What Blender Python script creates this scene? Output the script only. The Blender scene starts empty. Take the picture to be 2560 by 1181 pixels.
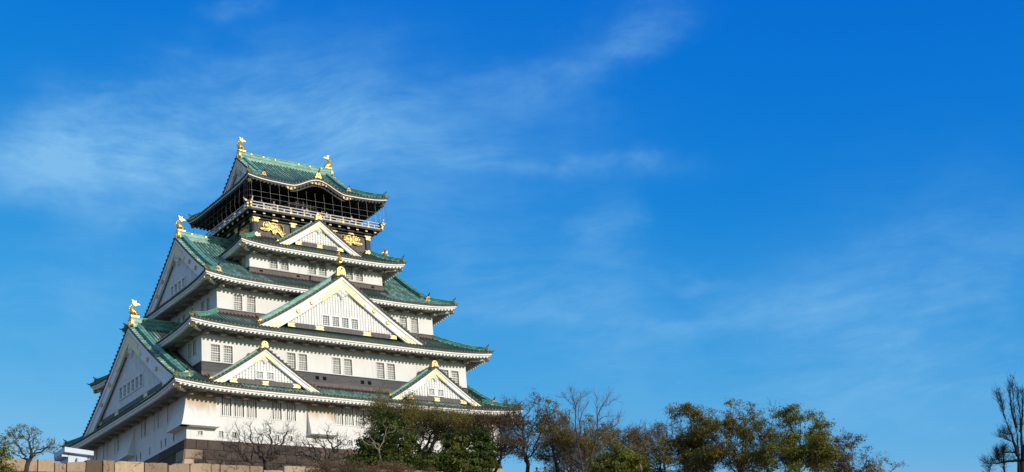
import bpy, bmesh, math, random
import numpy as np
from mathutils import Vector, Matrix

SC = bpy.context.scene
COL = SC.collection
R = math.radians
rng = random.Random(7)

# ------------------------------------------------------------------ camera
cam_d = bpy.data.cameras.new("camera")
cam = bpy.data.objects.new("camera", cam_d)
COL.objects.link(cam)
cam_d.sensor_fit = 'HORIZONTAL'
cam_d.sensor_width = 36.0
cam_d.lens = 48.745
cam_d.clip_start = 0.5
cam_d.clip_end = 9000
rt = Vector((0.799699, -0.593771, -0.088985))
up = Vector((-0.147668, -0.338169, 0.929428))
fw = Vector((0.581959, 0.730122, 0.358115))
M = Matrix((rt, up, -fw)).transposed().to_4x4()
M.translation = Vector((-75.0, -136.817, 0.0))
cam.matrix_world = M
SC.camera = cam

# ------------------------------------------------------------------ light
SUN_EL, SUN_AZ = 16.0, 13.0          # degrees: height, and turn from the front of the keep to the right
sun_dir = Vector((math.sin(R(SUN_AZ)) * math.cos(R(SUN_EL)), -math.cos(R(SUN_AZ)) * math.cos(R(SUN_EL)), math.sin(R(SUN_EL))))
sd = bpy.data.lights.new("sun", 'SUN')
sd.energy = 2.5
sd.angle = R(0.5)
sd.color = (1.0, 0.92, 0.81)
sun = bpy.data.objects.new("sun", sd)
COL.objects.link(sun)
sun.rotation_euler = sun_dir.to_track_quat('Z', 'Y').to_euler()
sun.location = (60, -150, 80)

SC.view_settings.view_transform = 'Standard'
SC.view_settings.look = 'None'
SC.view_settings.exposure = 0.6
SC.view_settings.gamma = 1.0

# ------------------------------------------------------------------ node helpers
class NT:
    """tiny helper to write node trees as expressions"""
    def __init__(s, tree):
        s.t = tree
    def node(s, typ, **kw):
        n = s.t.nodes.new(typ)
        for k, v in kw.items():
            setattr(n, k, v)
        return n
    def put(s, sock, v):
        if isinstance(v, bpy.types.NodeSocket):
            s.t.links.new(v, sock)
        else:
            sock.default_value = v
    def m(s, op, a, b=None, c=None, clamp=False):
        n = s.node('ShaderNodeMath', operation=op, use_clamp=clamp)
        s.put(n.inputs[0], a)
        if b is not None: s.put(n.inputs[1], b)
        if c is not None: s.put(n.inputs[2], c)
        return n.outputs[0]
    def mix(s, f, a, b, blend='MIX'):
        n = s.node('ShaderNodeMix', data_type='RGBA', blend_type=blend, clamp_factor=True)
        s.put(n.inputs[0], f)
        for i, v in ((6, a), (7, b)):
            if not isinstance(v, bpy.types.NodeSocket) and len(v) == 3: v = (*v, 1)
            s.put(n.inputs[i], v)
        return n.outputs[2]
    def noise(s, vec, scale, detail=4, rough=0.55, dist=0.0):
        n = s.node('ShaderNodeTexNoise')
        s.put(n.inputs['Vector'], vec)
        n.inputs['Scale'].default_value = scale
        n.inputs['Detail'].default_value = detail
        n.inputs['Roughness'].default_value = rough
        n.inputs['Distortion'].default_value = dist
        return n.outputs['Fac']
    def ramp(s, f, stops, interp='LINEAR'):
        n = s.node('ShaderNodeValToRGB')
        s.put(n.inputs[0], f)
        cr = n.color_ramp
        cr.interpolation = interp
        while len(cr.elements) < len(stops): cr.elements.new(0.5)
        for e, (p, c) in zip(cr.elements, stops):
            e.position = p
            e.color = (*c, 1) if len(c) == 3 else c
        return n.outputs[0]
    def smooth(s, v, a, b):
        n = s.node('ShaderNodeMapRange', interpolation_type='SMOOTHSTEP')
        s.put(n.inputs[0], v)
        n.inputs[1].default_value = a
        n.inputs[2].default_value = b
        return n.outputs[0]
    def scale_vec(s, v, sc, rot=(0, 0, 0)):
        n = s.node('ShaderNodeMapping')
        s.put(n.inputs[0], v)
        n.inputs['Scale'].default_value = sc
        n.inputs['Rotation'].default_value = rot
        return n.outputs[0]

# ------------------------------------------------------------------ sky
world = bpy.data.worlds.new("World")
SC.world = world
world.use_nodes = True
wt = world.node_tree
wt.nodes.clear()
W = NT(wt)
sky = W.node('ShaderNodeTexSky', sky_type='NISHITA')
sky.sun_disc = False
sky.sun_elevation = R(SUN_EL)
sky.sun_rotation = R(180.0 - SUN_AZ)
sky.altitude = 30
sky.air_density = 1.0
sky.dust_density = 0.3
sky.ozone_density = 3.0
geo_n = W.node('ShaderNodeTexCoord')
D = geo_n.outputs['Generated']
sep = W.node('ShaderNodeSeparateXYZ')
W.put(sep.inputs[0], D)
dx, dy, dz = sep.outputs
az = W.m('MULTIPLY', W.m('ARCTAN2', dx, dy), 57.2958)      # compass bearing from +Y, degrees
el = W.m('MULTIPLY', W.m('ARCSINE', dz), 57.2958)
comb = W.node('ShaderNodeCombineXYZ')
W.put(comb.inputs[0], az); W.put(comb.inputs[1], el)
AE = comb.outputs[0]
# a polarised, deeper blue than the raw model: each channel gets its own response curve
sepc = W.node('ShaderNodeSeparateColor'); W.put(sepc.inputs[0], sky.outputs[0])
SKY_ST = 0.15
def curve(ch, k, e):
    lin = W.m('MULTIPLY', sepc.outputs[ch], SKY_ST)
    return W.m('DIVIDE', W.m('MINIMUM', W.m('MULTIPLY', W.m('POWER', lin, e), k), W.m('MULTIPLY', lin, 0.45 if ch == 0 else 3.0)), SKY_ST)
cc = W.node('ShaderNodeCombineColor')
W.put(cc.inputs[0], curve(0, 26.0, 4.4)); W.put(cc.inputs[1], curve(1, 0.715, 1.23)); W.put(cc.inputs[2], curve(2, 0.548, 0.27))
blue = cc.outputs[0]
def warpfield(scale, det, amp, off):
    n = W.node('ShaderNodeTexNoise')
    W.put(n.inputs['Vector'], W.scale_vec(AE, (0.6, 1.0, 1.0))); n.inputs['Scale'].default_value = scale; n.inputs['Detail'].default_value = det; n.inputs['Roughness'].default_value = 0.6
    s_ = W.node('ShaderNodeSeparateColor'); W.put(s_.inputs[0], n.outputs['Color'])
    return [W.m('MULTIPLY', W.m('SUBTRACT', s_.outputs[k], 0.5), amp) for k in (0, 1)]
wa = warpfield(0.16, 5, 9.0, 0)
azw = W.m('ADD', az, wa[0]); elw = W.m('ADD', el, W.m('MULTIPLY', wa[1], 0.55))
def blob(a0, e0, sa, se, rot=0.0):
    c, s_ = math.cos(R(rot)), math.sin(R(rot))
    da = W.m('SUBTRACT', azw, a0); de = W.m('SUBTRACT', elw, e0)
    u = W.m('DIVIDE', W.m('ADD', W.m('MULTIPLY', da, c), W.m('MULTIPLY', de, s_)), sa)
    v = W.m('DIVIDE', W.m('SUBTRACT', W.m('MULTIPLY', de, c), W.m('MULTIPLY', da, s_)), se)
    q = W.m('ADD', W.m('MULTIPLY', u, u), W.m('MULTIPLY', v, v))
    return W.m('POWER', 2.718, W.m('MULTIPLY', q, -1.0))
CLOUDS = []      # filled below: (bearing, height, half width, half height, tilt, weight)
CLOUDS = [(22.1, 25.6, 6.2, 1.7, 14.0, 0.76), (19.1, 24.4, 3.6, 1.3, 8.0, 0.34), (19.9, 23.2, 1.6, 1.2, -20.0, 0.28), (28.5, 26.3, 6.8, 2.4, 6.0, 0.58), (34.3, 25.0, 6.2, 2.0, -4.0, 0.46), (23.6, 27.6, 5.9, 0.7, 16.0, 0.21), (42.3, 28.1, 3.1, 0.9, 21.0, 0.46), (45.2, 28.8, 1.5, 0.7, 12.0, 0.33), (41.3, 26.4, 2.0, 1.0, -6.0, 0.23), (41.4, 23.6, 4.6, 0.5, -4.0, 0.30), (44.4, 23.5, 1.0, 0.4, 13.0, 0.29), (42.6, 20.7, 0.9, 1.3, -27.0, 0.36), (39.2, 18.6, 5.0, 1.9, -11.0, 0.52), (45.7, 16.7, 5.4, 0.5, -6.0, 0.38), (47.0, 18.1, 2.0, 0.3, -16.0, 0.26), (55.6, 15.2, 5.0, 3.6, 10.0, 0.62), (48.4, 14.2, 10.8, 3.0, -9.0, 0.33), (20.4, 19.2, 5.8, 2.4, 10.0, 0.39), (22.0, 15.0, 9.0, 2.5, 0.0, 0.29), (27.2, 30.8, 1.1, 0.4, 0.0, 0.23), (55.8, 11.1, 2.9, 0.5, -4.0, 0.18), (33.0, 21.8, 6.0, 1.8, 2.0, 0.28), (36.0, 27.0, 3.5, 0.6, 16.0, 0.22)]
cover = 0.0
for a0, e0, sa, se, rot, w in CLOUDS:
    cover = W.m('ADD', cover, W.m('MULTIPLY', blob(a0, e0, sa, se, rot), w))
# cirrus fibres: two stretched noises with a slow warp
warp = W.node('ShaderNodeTexNoise')
W.put(warp.inputs['Vector'], AE)
warp.inputs['Scale'].default_value = 0.07
warp.inputs['Detail'].default_value = 3
wv = W.node('ShaderNodeVectorMath', operation='MULTIPLY_ADD')
W.put(wv.inputs[0], warp.outputs['Color']); wv.inputs[1].default_value = (5.5, 5.5, 0); W.put(wv.inputs[2], AE)
AEw = wv.outputs[0]
f1 = W.noise(W.scale_vec(AEw, (0.055, 0.20, 1), (0, 0, R(-17))), 1.0, 9, 0.62, 0.15)
f2 = W.noise(W.scale_vec(AEw, (0.30, 1.1, 1), (0, 0, R(-20))), 1.0, 10, 0.68, 0.2)
f3 = W.noise(AEw, 0.16, 6, 0.55, 0.3)
tex = W.m('ADD', W.m('ADD', W.m('MULTIPLY', f1, 0.40), W.m('MULTIPLY', f2, 0.37)), W.m('MULTIPLY', f3, 0.38))
tex = W.smooth(tex, 0.40, 0.80)
fac = W.m('MULTIPLY', W.m('MULTIPLY', cover, W.m('ADD', 0.24, W.m('MULTIPLY', tex, 1.1))), 1.0, clamp=True)
skyc = W.mix(fac, blue, tuple(c / SKY_ST for c in (0.135, 0.330, 0.555)))
# unseen overcast added as fill light: behind the camera, both sides, overhead
side = W.smooth(W.m('ABSOLUTE', W.m('SUBTRACT', az, 39.0)), 42.0, 85.0)
high = W.smooth(el, 42.0, 62.0)
fill_veil = W.m('MULTIPLY', W.m('MAXIMUM', side, high), W.m('ADD', 0.55, W.m('MULTIPLY', tex, 0.45)))
skyc = W.mix(fill_veil, skyc, tuple(c / SKY_ST for c in (0.165, 0.245, 0.41)))
bg = W.node('ShaderNodeBackground')
W.put(bg.inputs[0], skyc)
bg.inputs[1].default_value = SKY_ST
wo = W.node('ShaderNodeOutputWorld')
wt.links.new(bg.outputs[0], wo.inputs[0])

# ------------------------------------------------------------------ materials
def material(name, color, rough=0.6, metal=0.0, var=0.12, vscale=3.0, bump=0.0, bscale=8.0, fn=None, spec=0.5, stretch=(1, 1, 1)):
    mt = bpy.data.materials.new(name)
    mt.use_nodes = True
    t = mt.node_tree
    t.nodes.clear()
    N = NT(t)
    out = N.node('ShaderNodeOutputMaterial')
    b = N.node('ShaderNodeBsdfPrincipled')
    t.links.new(b.outputs[0], out.inputs[0])
    b.inputs['Roughness'].default_value = rough
    b.inputs['Metallic'].default_value = metal
    b.inputs['Specular IOR Level'].default_value = spec
    tc = N.node('ShaderNodeTexCoord')
    P = tc.outputs['Object']
    Ps = N.scale_vec(P, stretch)
    if fn:
        colr = fn(N, P, b)
    else:
        n = N.noise(Ps, vscale, 5, 0.6)
        lo = tuple(c * (1 - var) for c in color)
        hi = tuple(min(1, c * (1 + var)) for c in color)
        colr = N.ramp(n, [(0.3, lo), (0.7, hi)])
    N.put(b.inputs['Base Color'], colr)
    if bump:
        bn = N.node('ShaderNodeBump')
        bn.inputs['Strength'].default_value = bump
        bn.inputs['Distance'].default_value = 0.05
        N.put(bn.inputs['Height'], N.noise(Ps, bscale, 6, 0.65))
        N.put(b.inputs['Normal'], bn.outputs[0])
    return mt

def plaster_fn(N, P, b):
    big = N.noise(P, 0.35, 5, 0.6)
    base = N.ramp(big, [(0.30, (0.70, 0.675, 0.64)), (0.70, (0.77, 0.755, 0.73))])
    streak = N.noise(N.scale_vec(P, (2.2, 2.2, 0.16)), 1.0, 6, 0.65)
    f = N.m('MULTIPLY', N.smooth(streak, 0.52, 0.76), 0.60)
    c1 = N.mix(f, base, (0.52, 0.485, 0.43))
    spot = N.noise(P, 5.0, 4, 0.7)
    return N.mix(N.m('MULTIPLY', N.smooth(spot, 0.66, 0.80), 0.30), c1, (0.50, 0.47, 0.42))

def tile_fn(N, P, b):
    at = N.node('ShaderNodeAttribute', attribute_name='tuv')
    sp = N.node('ShaderNodeSeparateXYZ')
    N.put(sp.inputs[0], at.outputs['Vector'])
    q, d, age = sp.outputs
    rowv = N.m('FLOOR', N.m('DIVIDE', d, 0.42))
    colv = N.m('FLOOR', q)
    cb = N.node('ShaderNodeCombineXYZ')
    N.put(cb.inputs[0], colv); N.put(cb.inputs[1], rowv)
    wn = N.node('ShaderNodeTexWhiteNoise', noise_dimensions='2D')
    N.put(wn.inputs['Vector'], cb.outputs[0])
    cb2 = N.node('ShaderNodeCombineXYZ')
    N.put(cb2.inputs[0], N.m('MULTIPLY', q, 0.55)); N.put(cb2.inputs[1], N.m('MULTIPLY', d, 0.35))
    st = N.noise(cb2.outputs[0], 1.0, 6, 0.68)
    base = N.ramp(N.m('ADD', N.m('MULTIPLY', st, 0.72), N.m('MULTIPLY', wn.outputs['Value'], 0.28)),
                  [(0.26, (0.062, 0.145, 0.114)), (0.42, (0.142, 0.288, 0.222)), (0.56, (0.250, 0.440, 0.340)), (0.72, (0.47, 0.66, 0.53))])
    blotch = N.noise(P, 0.55, 5, 0.65)
    c1 = N.mix(N.m('MULTIPLY', N.smooth(blotch, 0.54, 0.74), 0.40), base, (0.07, 0.21, 0.22))
    rust = N.noise(cb2.outputs[0], 2.3, 5, 0.7)
    c1 = N.mix(N.m('MULTIPLY', N.smooth(rust, 0.58, 0.74), 0.38), c1, (0.12, 0.105, 0.06))
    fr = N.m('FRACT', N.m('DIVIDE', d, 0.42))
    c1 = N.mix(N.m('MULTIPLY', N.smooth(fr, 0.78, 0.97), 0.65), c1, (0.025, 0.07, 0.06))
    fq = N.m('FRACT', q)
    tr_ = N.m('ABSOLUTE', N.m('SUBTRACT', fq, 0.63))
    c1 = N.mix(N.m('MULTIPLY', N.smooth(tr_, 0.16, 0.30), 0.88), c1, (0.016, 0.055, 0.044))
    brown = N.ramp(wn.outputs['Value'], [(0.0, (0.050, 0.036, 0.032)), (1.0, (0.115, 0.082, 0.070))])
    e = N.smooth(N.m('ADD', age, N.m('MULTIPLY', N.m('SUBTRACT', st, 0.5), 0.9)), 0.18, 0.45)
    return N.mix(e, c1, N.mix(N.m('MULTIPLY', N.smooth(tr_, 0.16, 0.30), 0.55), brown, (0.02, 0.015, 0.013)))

def stone_fn(dark, light, crack=0.0):
    def fn(N, P, b):
        v = N.noise(P, 0.9, 6, 0.65)
        c = N.ramp(v, [(0.3, dark), (0.7, light)])
        at = N.node('ShaderNodeAttribute', attribute_name='rnd')
        c = N.mix(0.75, c, N.ramp(at.outputs['Fac'], [(0.0, tuple(x * 0.62 for x in dark)), (0.5, dark), (1.0, light)]))
        s = N.noise(N.scale_vec(P, (1.6, 1.6, 0.3)), 1.2, 6, 0.7)
        c = N.mix(N.m('MULTIPLY', N.smooth(s, 0.55, 0.72), 0.6), c, tuple(x * 0.45 for x in dark))
        if crack:
            vo = N.node('ShaderNodeTexVoronoi', feature='DISTANCE_TO_EDGE')
            wob = N.node('ShaderNodeVectorMath', operation='ADD')
            nn = N.node('ShaderNodeTexNoise'); N.put(nn.inputs['Vector'], P); nn.inputs['Scale'].default_value = 2.2
            N.put(wob.inputs[0], P); N.put(wob.inputs[1], nn.outputs['Color'])
            N.put(vo.inputs['Vector'], wob.outputs[0]); vo.inputs['Scale'].default_value = 0.62
            c = N.mix(N.m('MULTIPLY', N.m('SUBTRACT', 1.0, N.smooth(vo.outputs['Distance'], 0.004, 0.022)), crack), c, tuple(x * 0.25 for x in dark))
            lich = N.noise(P, 1.7, 6, 0.7)
            c = N.mix(N.m('MULTIPLY', N.smooth(lich, 0.56, 0.70), 0.35), c, (0.30, 0.27, 0.22))
        g = N.noise(P, 7, 5, 0.75)
        return N.mix(N.m('MULTIPLY', N.smooth(g, 0.50, 0.72), 0.55), c, tuple(x * 0.55 for x in dark))
    return fn

def leaf_fn(stops, hue_noise=0.5):
    def fn(N, P, b):
        at = N.node('ShaderNodeAttribute', attribute_name='rnd')
        big = N.noise(P, hue_noise, 3, 0.6)
        f = N.m('ADD', N.m('MULTIPLY', at.outputs['Fac'], 0.6), N.m('MULTIPLY', N.m('SUBTRACT', big, 0.3), 1.0))
        c = N.ramp(f, stops)
        return c
    return fn

def leaf_material(name, stops, hn=0.5):
    mt = material(name, (0.1, 0.1, 0.1), 0.55, fn=leaf_fn(stops, hn), spec=0.25)
    t = mt.node_tree
    b = [n for n in t.nodes if n.type == 'BSDF_PRINCIPLED'][0]
    out = [n for n in t.nodes if n.type == 'OUTPUT_MATERIAL'][0]
    tr = t.nodes.new('ShaderNodeBsdfTranslucent')
    src = b.inputs['Base Color'].links[0].from_socket
    t.links.new(src, tr.inputs[0])
    mx = t.nodes.new('ShaderNodeMixShader')
    mx.inputs[0].default_value = 0.35
    t.links.new(b.outputs[0], mx.inputs[1]); t.links.new(tr.outputs[0], mx.inputs[2])
    t.links.new(mx.outputs[0], out.inputs[0])
    return mt

M_PLASTER = material('white_plaster', (0.8, 0.8, 0.78), 0.85, fn=plaster_fn, bump=0.12, bscale=4)
def ochre_top_fn(N, P, b):
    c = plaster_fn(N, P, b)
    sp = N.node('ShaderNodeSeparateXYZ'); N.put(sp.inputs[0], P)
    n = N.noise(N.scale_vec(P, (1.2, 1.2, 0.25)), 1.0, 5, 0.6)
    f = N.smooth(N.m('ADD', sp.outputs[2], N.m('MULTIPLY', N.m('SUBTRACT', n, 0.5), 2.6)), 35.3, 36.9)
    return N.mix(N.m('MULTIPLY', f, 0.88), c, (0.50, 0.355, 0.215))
M_OCHRE_TOP = material('ochre_topped_plaster', (0.7, 0.6, 0.5), 0.85, fn=ochre_top_fn, bump=0.12, bscale=4)  # plaster turning ochre towards the top, with an uneven edge
M_WHITE = material('white_paint', (0.78, 0.76, 0.72), 0.7, var=0.10, vscale=1.4)
M_BOARD = material('white_carved_board', (0.80, 0.79, 0.76), 0.75, var=0.07, vscale=1.1)
M_RAFTER = material('shade_toned_rafter', (0.40, 0.37, 0.32), 0.85, var=0.2, vscale=1.0)  # rafter colour darkened behind the white tips to deepen the eave shade
M_UNDER = material('shade_darkened_soffit', (0.13, 0.115, 0.10), 0.9, var=0.2)  # eave shadow between the rafters put into the board colour
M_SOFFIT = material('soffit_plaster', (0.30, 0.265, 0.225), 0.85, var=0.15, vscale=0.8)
M_TILE = material('copper_patina_tile', (0.06, 0.3, 0.2), 0.42, fn=tile_fn, spec=0.45)
M_RIDGE = material('copper_patina_ridge', (0.120, 0.310, 0.235), 0.42, var=0.55, vscale=1.6, stretch=(1, 1, 2.5))
M_EDGE = material('dark_tile_edge', (0.022, 0.020, 0.013), 0.6, var=0.45, vscale=5)
M_DISC = material('tarnished_tile_end', (0.095, 0.068, 0.026), 0.55, metal=0.2, var=0.5, vscale=3.5)
def gold_fn(hi, lo, cut, sc, met):
    def fn(N, P, b):
        n = N.noise(P, sc, 3, 0.6, 1.2)
        f = N.smooth(n, cut - .07, cut + .07)
        N.put(b.inputs['Metallic'], N.m('MULTIPLY', f, met))
        big = N.noise(P, 1.2, 4, 0.6)
        h = N.ramp(big, [(0.3, tuple(x * .8 for x in hi)), (0.7, hi)])
        return N.mix(f, lo, h)
    return fn
def filigree_fn(N, P, b):
    n = N.noise(P, 4.6, 3, 0.6, 1.5)
    f = N.smooth(n, .44, .52)
    N.put(b.inputs['Metallic'], N.m('MULTIPLY', f, .35))
    d = N.smooth(N.noise(P, 6.0, 3, 0.6, 1.0), .60, .66)
    c = N.mix(f, (0.72, 0.66, 0.54), (0.88, 0.64, 0.24))
    return N.mix(N.m('MULTIPLY', d, 0.8), c, (0.26, 0.16, 0.05))
M_FILIGREE = material('gold_filigree_on_white', (1, 1, 1), 0.42, fn=filigree_fn, bump=0.8, bscale=7)
M_GOLD = material('gold_leaf', (1, 1, 1), 0.34, fn=gold_fn((0.78, 0.47, 0.12), (0.34, 0.17, 0.04), 0.30, 5.0, .75), bump=0.35, bscale=9)
M_GOLDPALE = material('gold_filigree', (1, 1, 1), 0.40, fn=gold_fn((0.92, 0.71, 0.33), (0.42, 0.28, 0.10), 0.42, 5.5, .30), bump=0.8, bscale=7)
M_RELIEF = material('gilded_carving', (1, 1, 1), 0.38, fn=gold_fn((0.88, 0.60, 0.20), (0.30, 0.16, 0.045), 0.45, 6.5, .6), bump=0.6, bscale=9)
M_BRONZE = material('tarnished_gold', (0.34, 0.22, 0.075), 0.45, metal=0.55, var=0.5, vscale=4, bump=0.5, bscale=8)
M_BLACK = material('black_lacquer', (0.018, 0.016, 0.016), 0.6, var=0.5, vscale=2.0)
M_PANEL = material('weathered_black_panel', (0.080, 0.064, 0.058), 0.6, var=0.45, vscale=1.6, stretch=(3, 3, 0.5))
M_BAND = material('dark_weatherboard', (0.052, 0.049, 0.051), 0.65, var=0.40, vscale=1.5, stretch=(0.5, 0.5, 3))
M_BROWN = material('brown_flashing', (0.085, 0.063, 0.056), 0.6, var=0.35, vscale=2)
M_DARK = material('dark_interior', (0.008, 0.008, 0.009), 0.9, var=0.3, spec=0.05)
M_PANE = material('shoji_pane', (0.34, 0.335, 0.32), 0.5, var=0.75, vscale=1.1)
M_PANE_DARK = material('dim_window_pane', (0.035, 0.037, 0.042), 0.7, var=0.5, vscale=2.3, spec=0.08)
M_WIRE = material('steel_wire', (0.20, 0.20, 0.21), 0.45, metal=0.5, var=0.05)
M_RAIL = material('pale_railing', (0.50, 0.48, 0.45), 0.6, var=0.15)
M_BASE = material('keep_base_stone', (0.2, 0.17, 0.13), 0.9, fn=stone_fn((0.060, 0.043, 0.033), (0.175, 0.125, 0.088)), bump=0.6, bscale=3)
M_CORNER = material('tan_corner_stone', (0.42, 0.31, 0.2), 0.9, fn=stone_fn((0.36, 0.26, 0.17), (0.52, 0.40, 0.27)), bump=0.4, bscale=3)
M_RAMPART = material('tan_rampart_stone', (0.42, 0.3, 0.19), 0.9, fn=stone_fn((0.30, 0.200, 0.122), (0.56, 0.400, 0.255), 0.8), bump=0.7, bscale=3.5)
M_RAMPART_DK = material('brown_rampart_stone', (0.1, 0.08, 0.06), 0.9, fn=stone_fn((0.13, 0.085, 0.055), (0.20, 0.14, 0.09)), bump=0.7, bscale=3.5)
M_MORTAR = material('dark_joint', (0.045, 0.036, 0.028), 0.95, var=0.3)
M_EARTH = material('bare_earth', (0.20, 0.15, 0.10), 0.95, var=0.3, vscale=0.4, bump=0.4, bscale=2)
M_GRASS = material('winter_grass', (0.10, 0.11, 0.035), 0.95, var=0.4, vscale=0.25, bump=0.5, bscale=3)
M_BARK = material('dark_bark', (0.050, 0.037, 0.028), 0.9, var=0.45, vscale=4, bump=0.6, bscale=10, stretch=(1, 1, 0.3))
M_TWIG = material('brown_twig', (0.125, 0.088, 0.060), 0.9, var=0.35, vscale=1)
M_TWIGDK = material('dark_twig', (0.066, 0.043, 0.030), 0.9, var=0.35, vscale=1)
M_PALEBARK = material('pale_bark', (0.22, 0.175, 0.13), 0.9, var=0.3, vscale=3)
M_HUT = material('pale_painted_panel', (0.46, 0.52, 0.60), 0.5, var=0.06, vscale=1.5)
M_ROOFBROWN = material('brown_roof_sheet', (0.16, 0.085, 0.05), 0.7, var=0.3, vscale=2)

# ------------------------------------------------------------------ mesh builder
class MB:
    def __init__(s):
        s.v = []; s.f = []; s.m = []; s.tuv = None; s.rnd = None
    def add(s, pts):
        i = len(s.v)
        s.v.extend([tuple(p) for p in pts])
        return i
    def face(s, idx, m=0):
        s.f.append(tuple(idx)); s.m.append(m)
    def quad(s, a, b, c, d, m=0):
        i = s.add((a, b, c, d)); s.face((i, i + 1, i + 2, i + 3), m)
    def poly(s, pts, m=0):
        i = s.add(pts); s.face(range(i, i + len(pts)), m)
    def box(s, x0, x1, y0, y1, z0, z1, m=0):
        s.hexa([(x0, y0, z0), (x1, y0, z0), (x1, y1, z0), (x0, y1, z0), (x0, y0, z1), (x1, y0, z1), (x1, y1, z1), (x0, y1, z1)], m)
    def hexa(s, p, m=0):
        i = s.add(p)
        for q in ((3, 2, 1, 0), (4, 5, 6, 7), (0, 1, 5, 4), (1, 2, 6, 5), (2, 3, 7, 6), (3, 0, 4, 7)):
            s.face([i + k for k in q], m)
    def grid(s, rows, m=0, closed=False):
        n = len(rows[0]); base = s.add([p for r in rows for p in r])
        for j in range(len(rows) - 1):
            for k in range(n if closed else n - 1):
                k2 = (k + 1) % n
                s.face((base + j * n + k, base + j * n + k2, base + (j + 1) * n + k2, base + (j + 1) * n + k), m)
        return base
    def tube(s, pts, rad, n=6, m=0, caps=True):
        pts = [Vector(p) for p in pts]
        if not hasattr(rad, '__len__'): rad = [rad] * len(pts)
        rings = []
        prev = None
        for i, p in enumerate(pts):
            t = (pts[min(i + 1, len(pts) - 1)] - pts[max(i - 1, 0)])
            if t.length < 1e-9: t = Vector((0, 0, 1))
            t.normalize()
            if prev is None:
                a = t.orthogonal().normalized()
            else:
                a = prev - t * prev.dot(t)
                a = a.normalized() if a.length > 1e-6 else t.orthogonal().normalized()
            prev = a
            b = t.cross(a)
            rings.append([p + (a * math.cos(2 * math.pi * k / n) + b * math.sin(2 * math.pi * k / n)) * rad[i] for k in range(n)])
        base = s.grid(rings, m, True)
        if caps:
            s.face([base + k for k in range(n)][::-1], m)
            e = base + (len(rings) - 1) * n
            s.face([e + k for k in range(n)], m)
    def disc(s, c, nrm, r, th, n=6, m=0):
        nrm = Vector(nrm).normalized(); c = Vector(c)
        s.tube([c, c + nrm * th], r, n, m)
    def prism(s, outline, T, a0, a1, m=0):
        """outline: list of (u, z); T(u, a, z) -> world"""
        n = len(outline)
        i = s.add([T(u, a0, z) for u, z in outline] + [T(u, a1, z) for u, z in outline])
        s.face([i + k for k in range(n)][::-1], m)
        s.face([i + n + k for k in range(n)], m)
        for k in range(n):
            k2 = (k + 1) % n
            s.face((i + k, i + k2, i + n + k2, i + n + k), m)
    def ellipsoid(s, c, r, axes=None, n=10, k=6, m=0):
        c = Vector(c)
        ax = axes or (Vector((1, 0, 0)), Vector((0, 1, 0)), Vector((0, 0, 1)))
        rings = []
        for j in range(k + 1):
            th = math.pi * (j + 0.02) / (k + 0.04)
            rings.append([c + ax[0] * (r[0] * math.sin(th) * math.cos(2 * math.pi * q / n)) + ax[1] * (r[1] * math.sin(th) * math.sin(2 * math.pi * q / n)) + ax[2] * (r[2] * math.cos(th)) for q in range(n)])
        s.grid(rings, m, True)
    def build(s, name, mats, parent=None, loc=None, smooth=False):
        me = bpy.data.meshes.new(name)
        me.from_pydata(s.v, [], s.f)
        mats = mats if isinstance(mats, (list, tuple)) else [mats]
        for q in mats: me.materials.append(q)
        if len(mats) > 1: me.polygons.foreach_set('material_index', s.m)
        if smooth: me.polygons.foreach_set('use_smooth', [True] * len(s.f))
        if s.tuv is not None:
            a = me.attributes.new('tuv', 'FLOAT_VECTOR', 'POINT')
            a.data.foreach_set('vector', np.array(s.tuv, dtype=np.float32).ravel())
        if s.rnd is not None:
            a = me.attributes.new('rnd', 'FLOAT', 'FACE')
            a.data.foreach_set('value', np.array(s.rnd, dtype=np.float32))
        me.update()
        o = bpy.data.objects.new(name, me)
        COL.objects.link(o)
        if parent is not None:
            o.parent = parent
        if loc is not None: o.location = loc
        return o

def empty(name, loc, label, cat, group=None):
    o = bpy.data.objects.new(name, None)
    o.empty_display_size = 0.5
    COL.objects.link(o)
    o.location = loc
    return tag(o, label, cat, group)
def tag(o, label=None, cat=None, group=None, kind=None):
    if label: o['label'] = label
    if cat: o['category'] = cat
    if group: o['group'] = group
    if kind: o['kind'] = kind
    return o
def copy_part(o, parent, loc, rotz=0.0):
    c = o.copy(); COL.objects.link(c); c.parent = parent
    c.location = loc; c.rotation_euler = (0, 0, rotz)
    for ch in o.children:
        d = ch.copy(); COL.objects.link(d); d.parent = c
    return c

# ================================================================== THE KEEP
ZK = 32.83
keep = empty('castle_keep', (0, 0, ZK), 'white five-tiered castle keep with green copper roofs and gilded gables', 'castle')
KO = (0, 0, -ZK)
def part(name, mb, mats, parent=keep, smooth=False, label=None):
    o = mb.build(name, mats, parent, KO if parent is keep else None, smooth)
    if label: o['label'] = label
    return o

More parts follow.
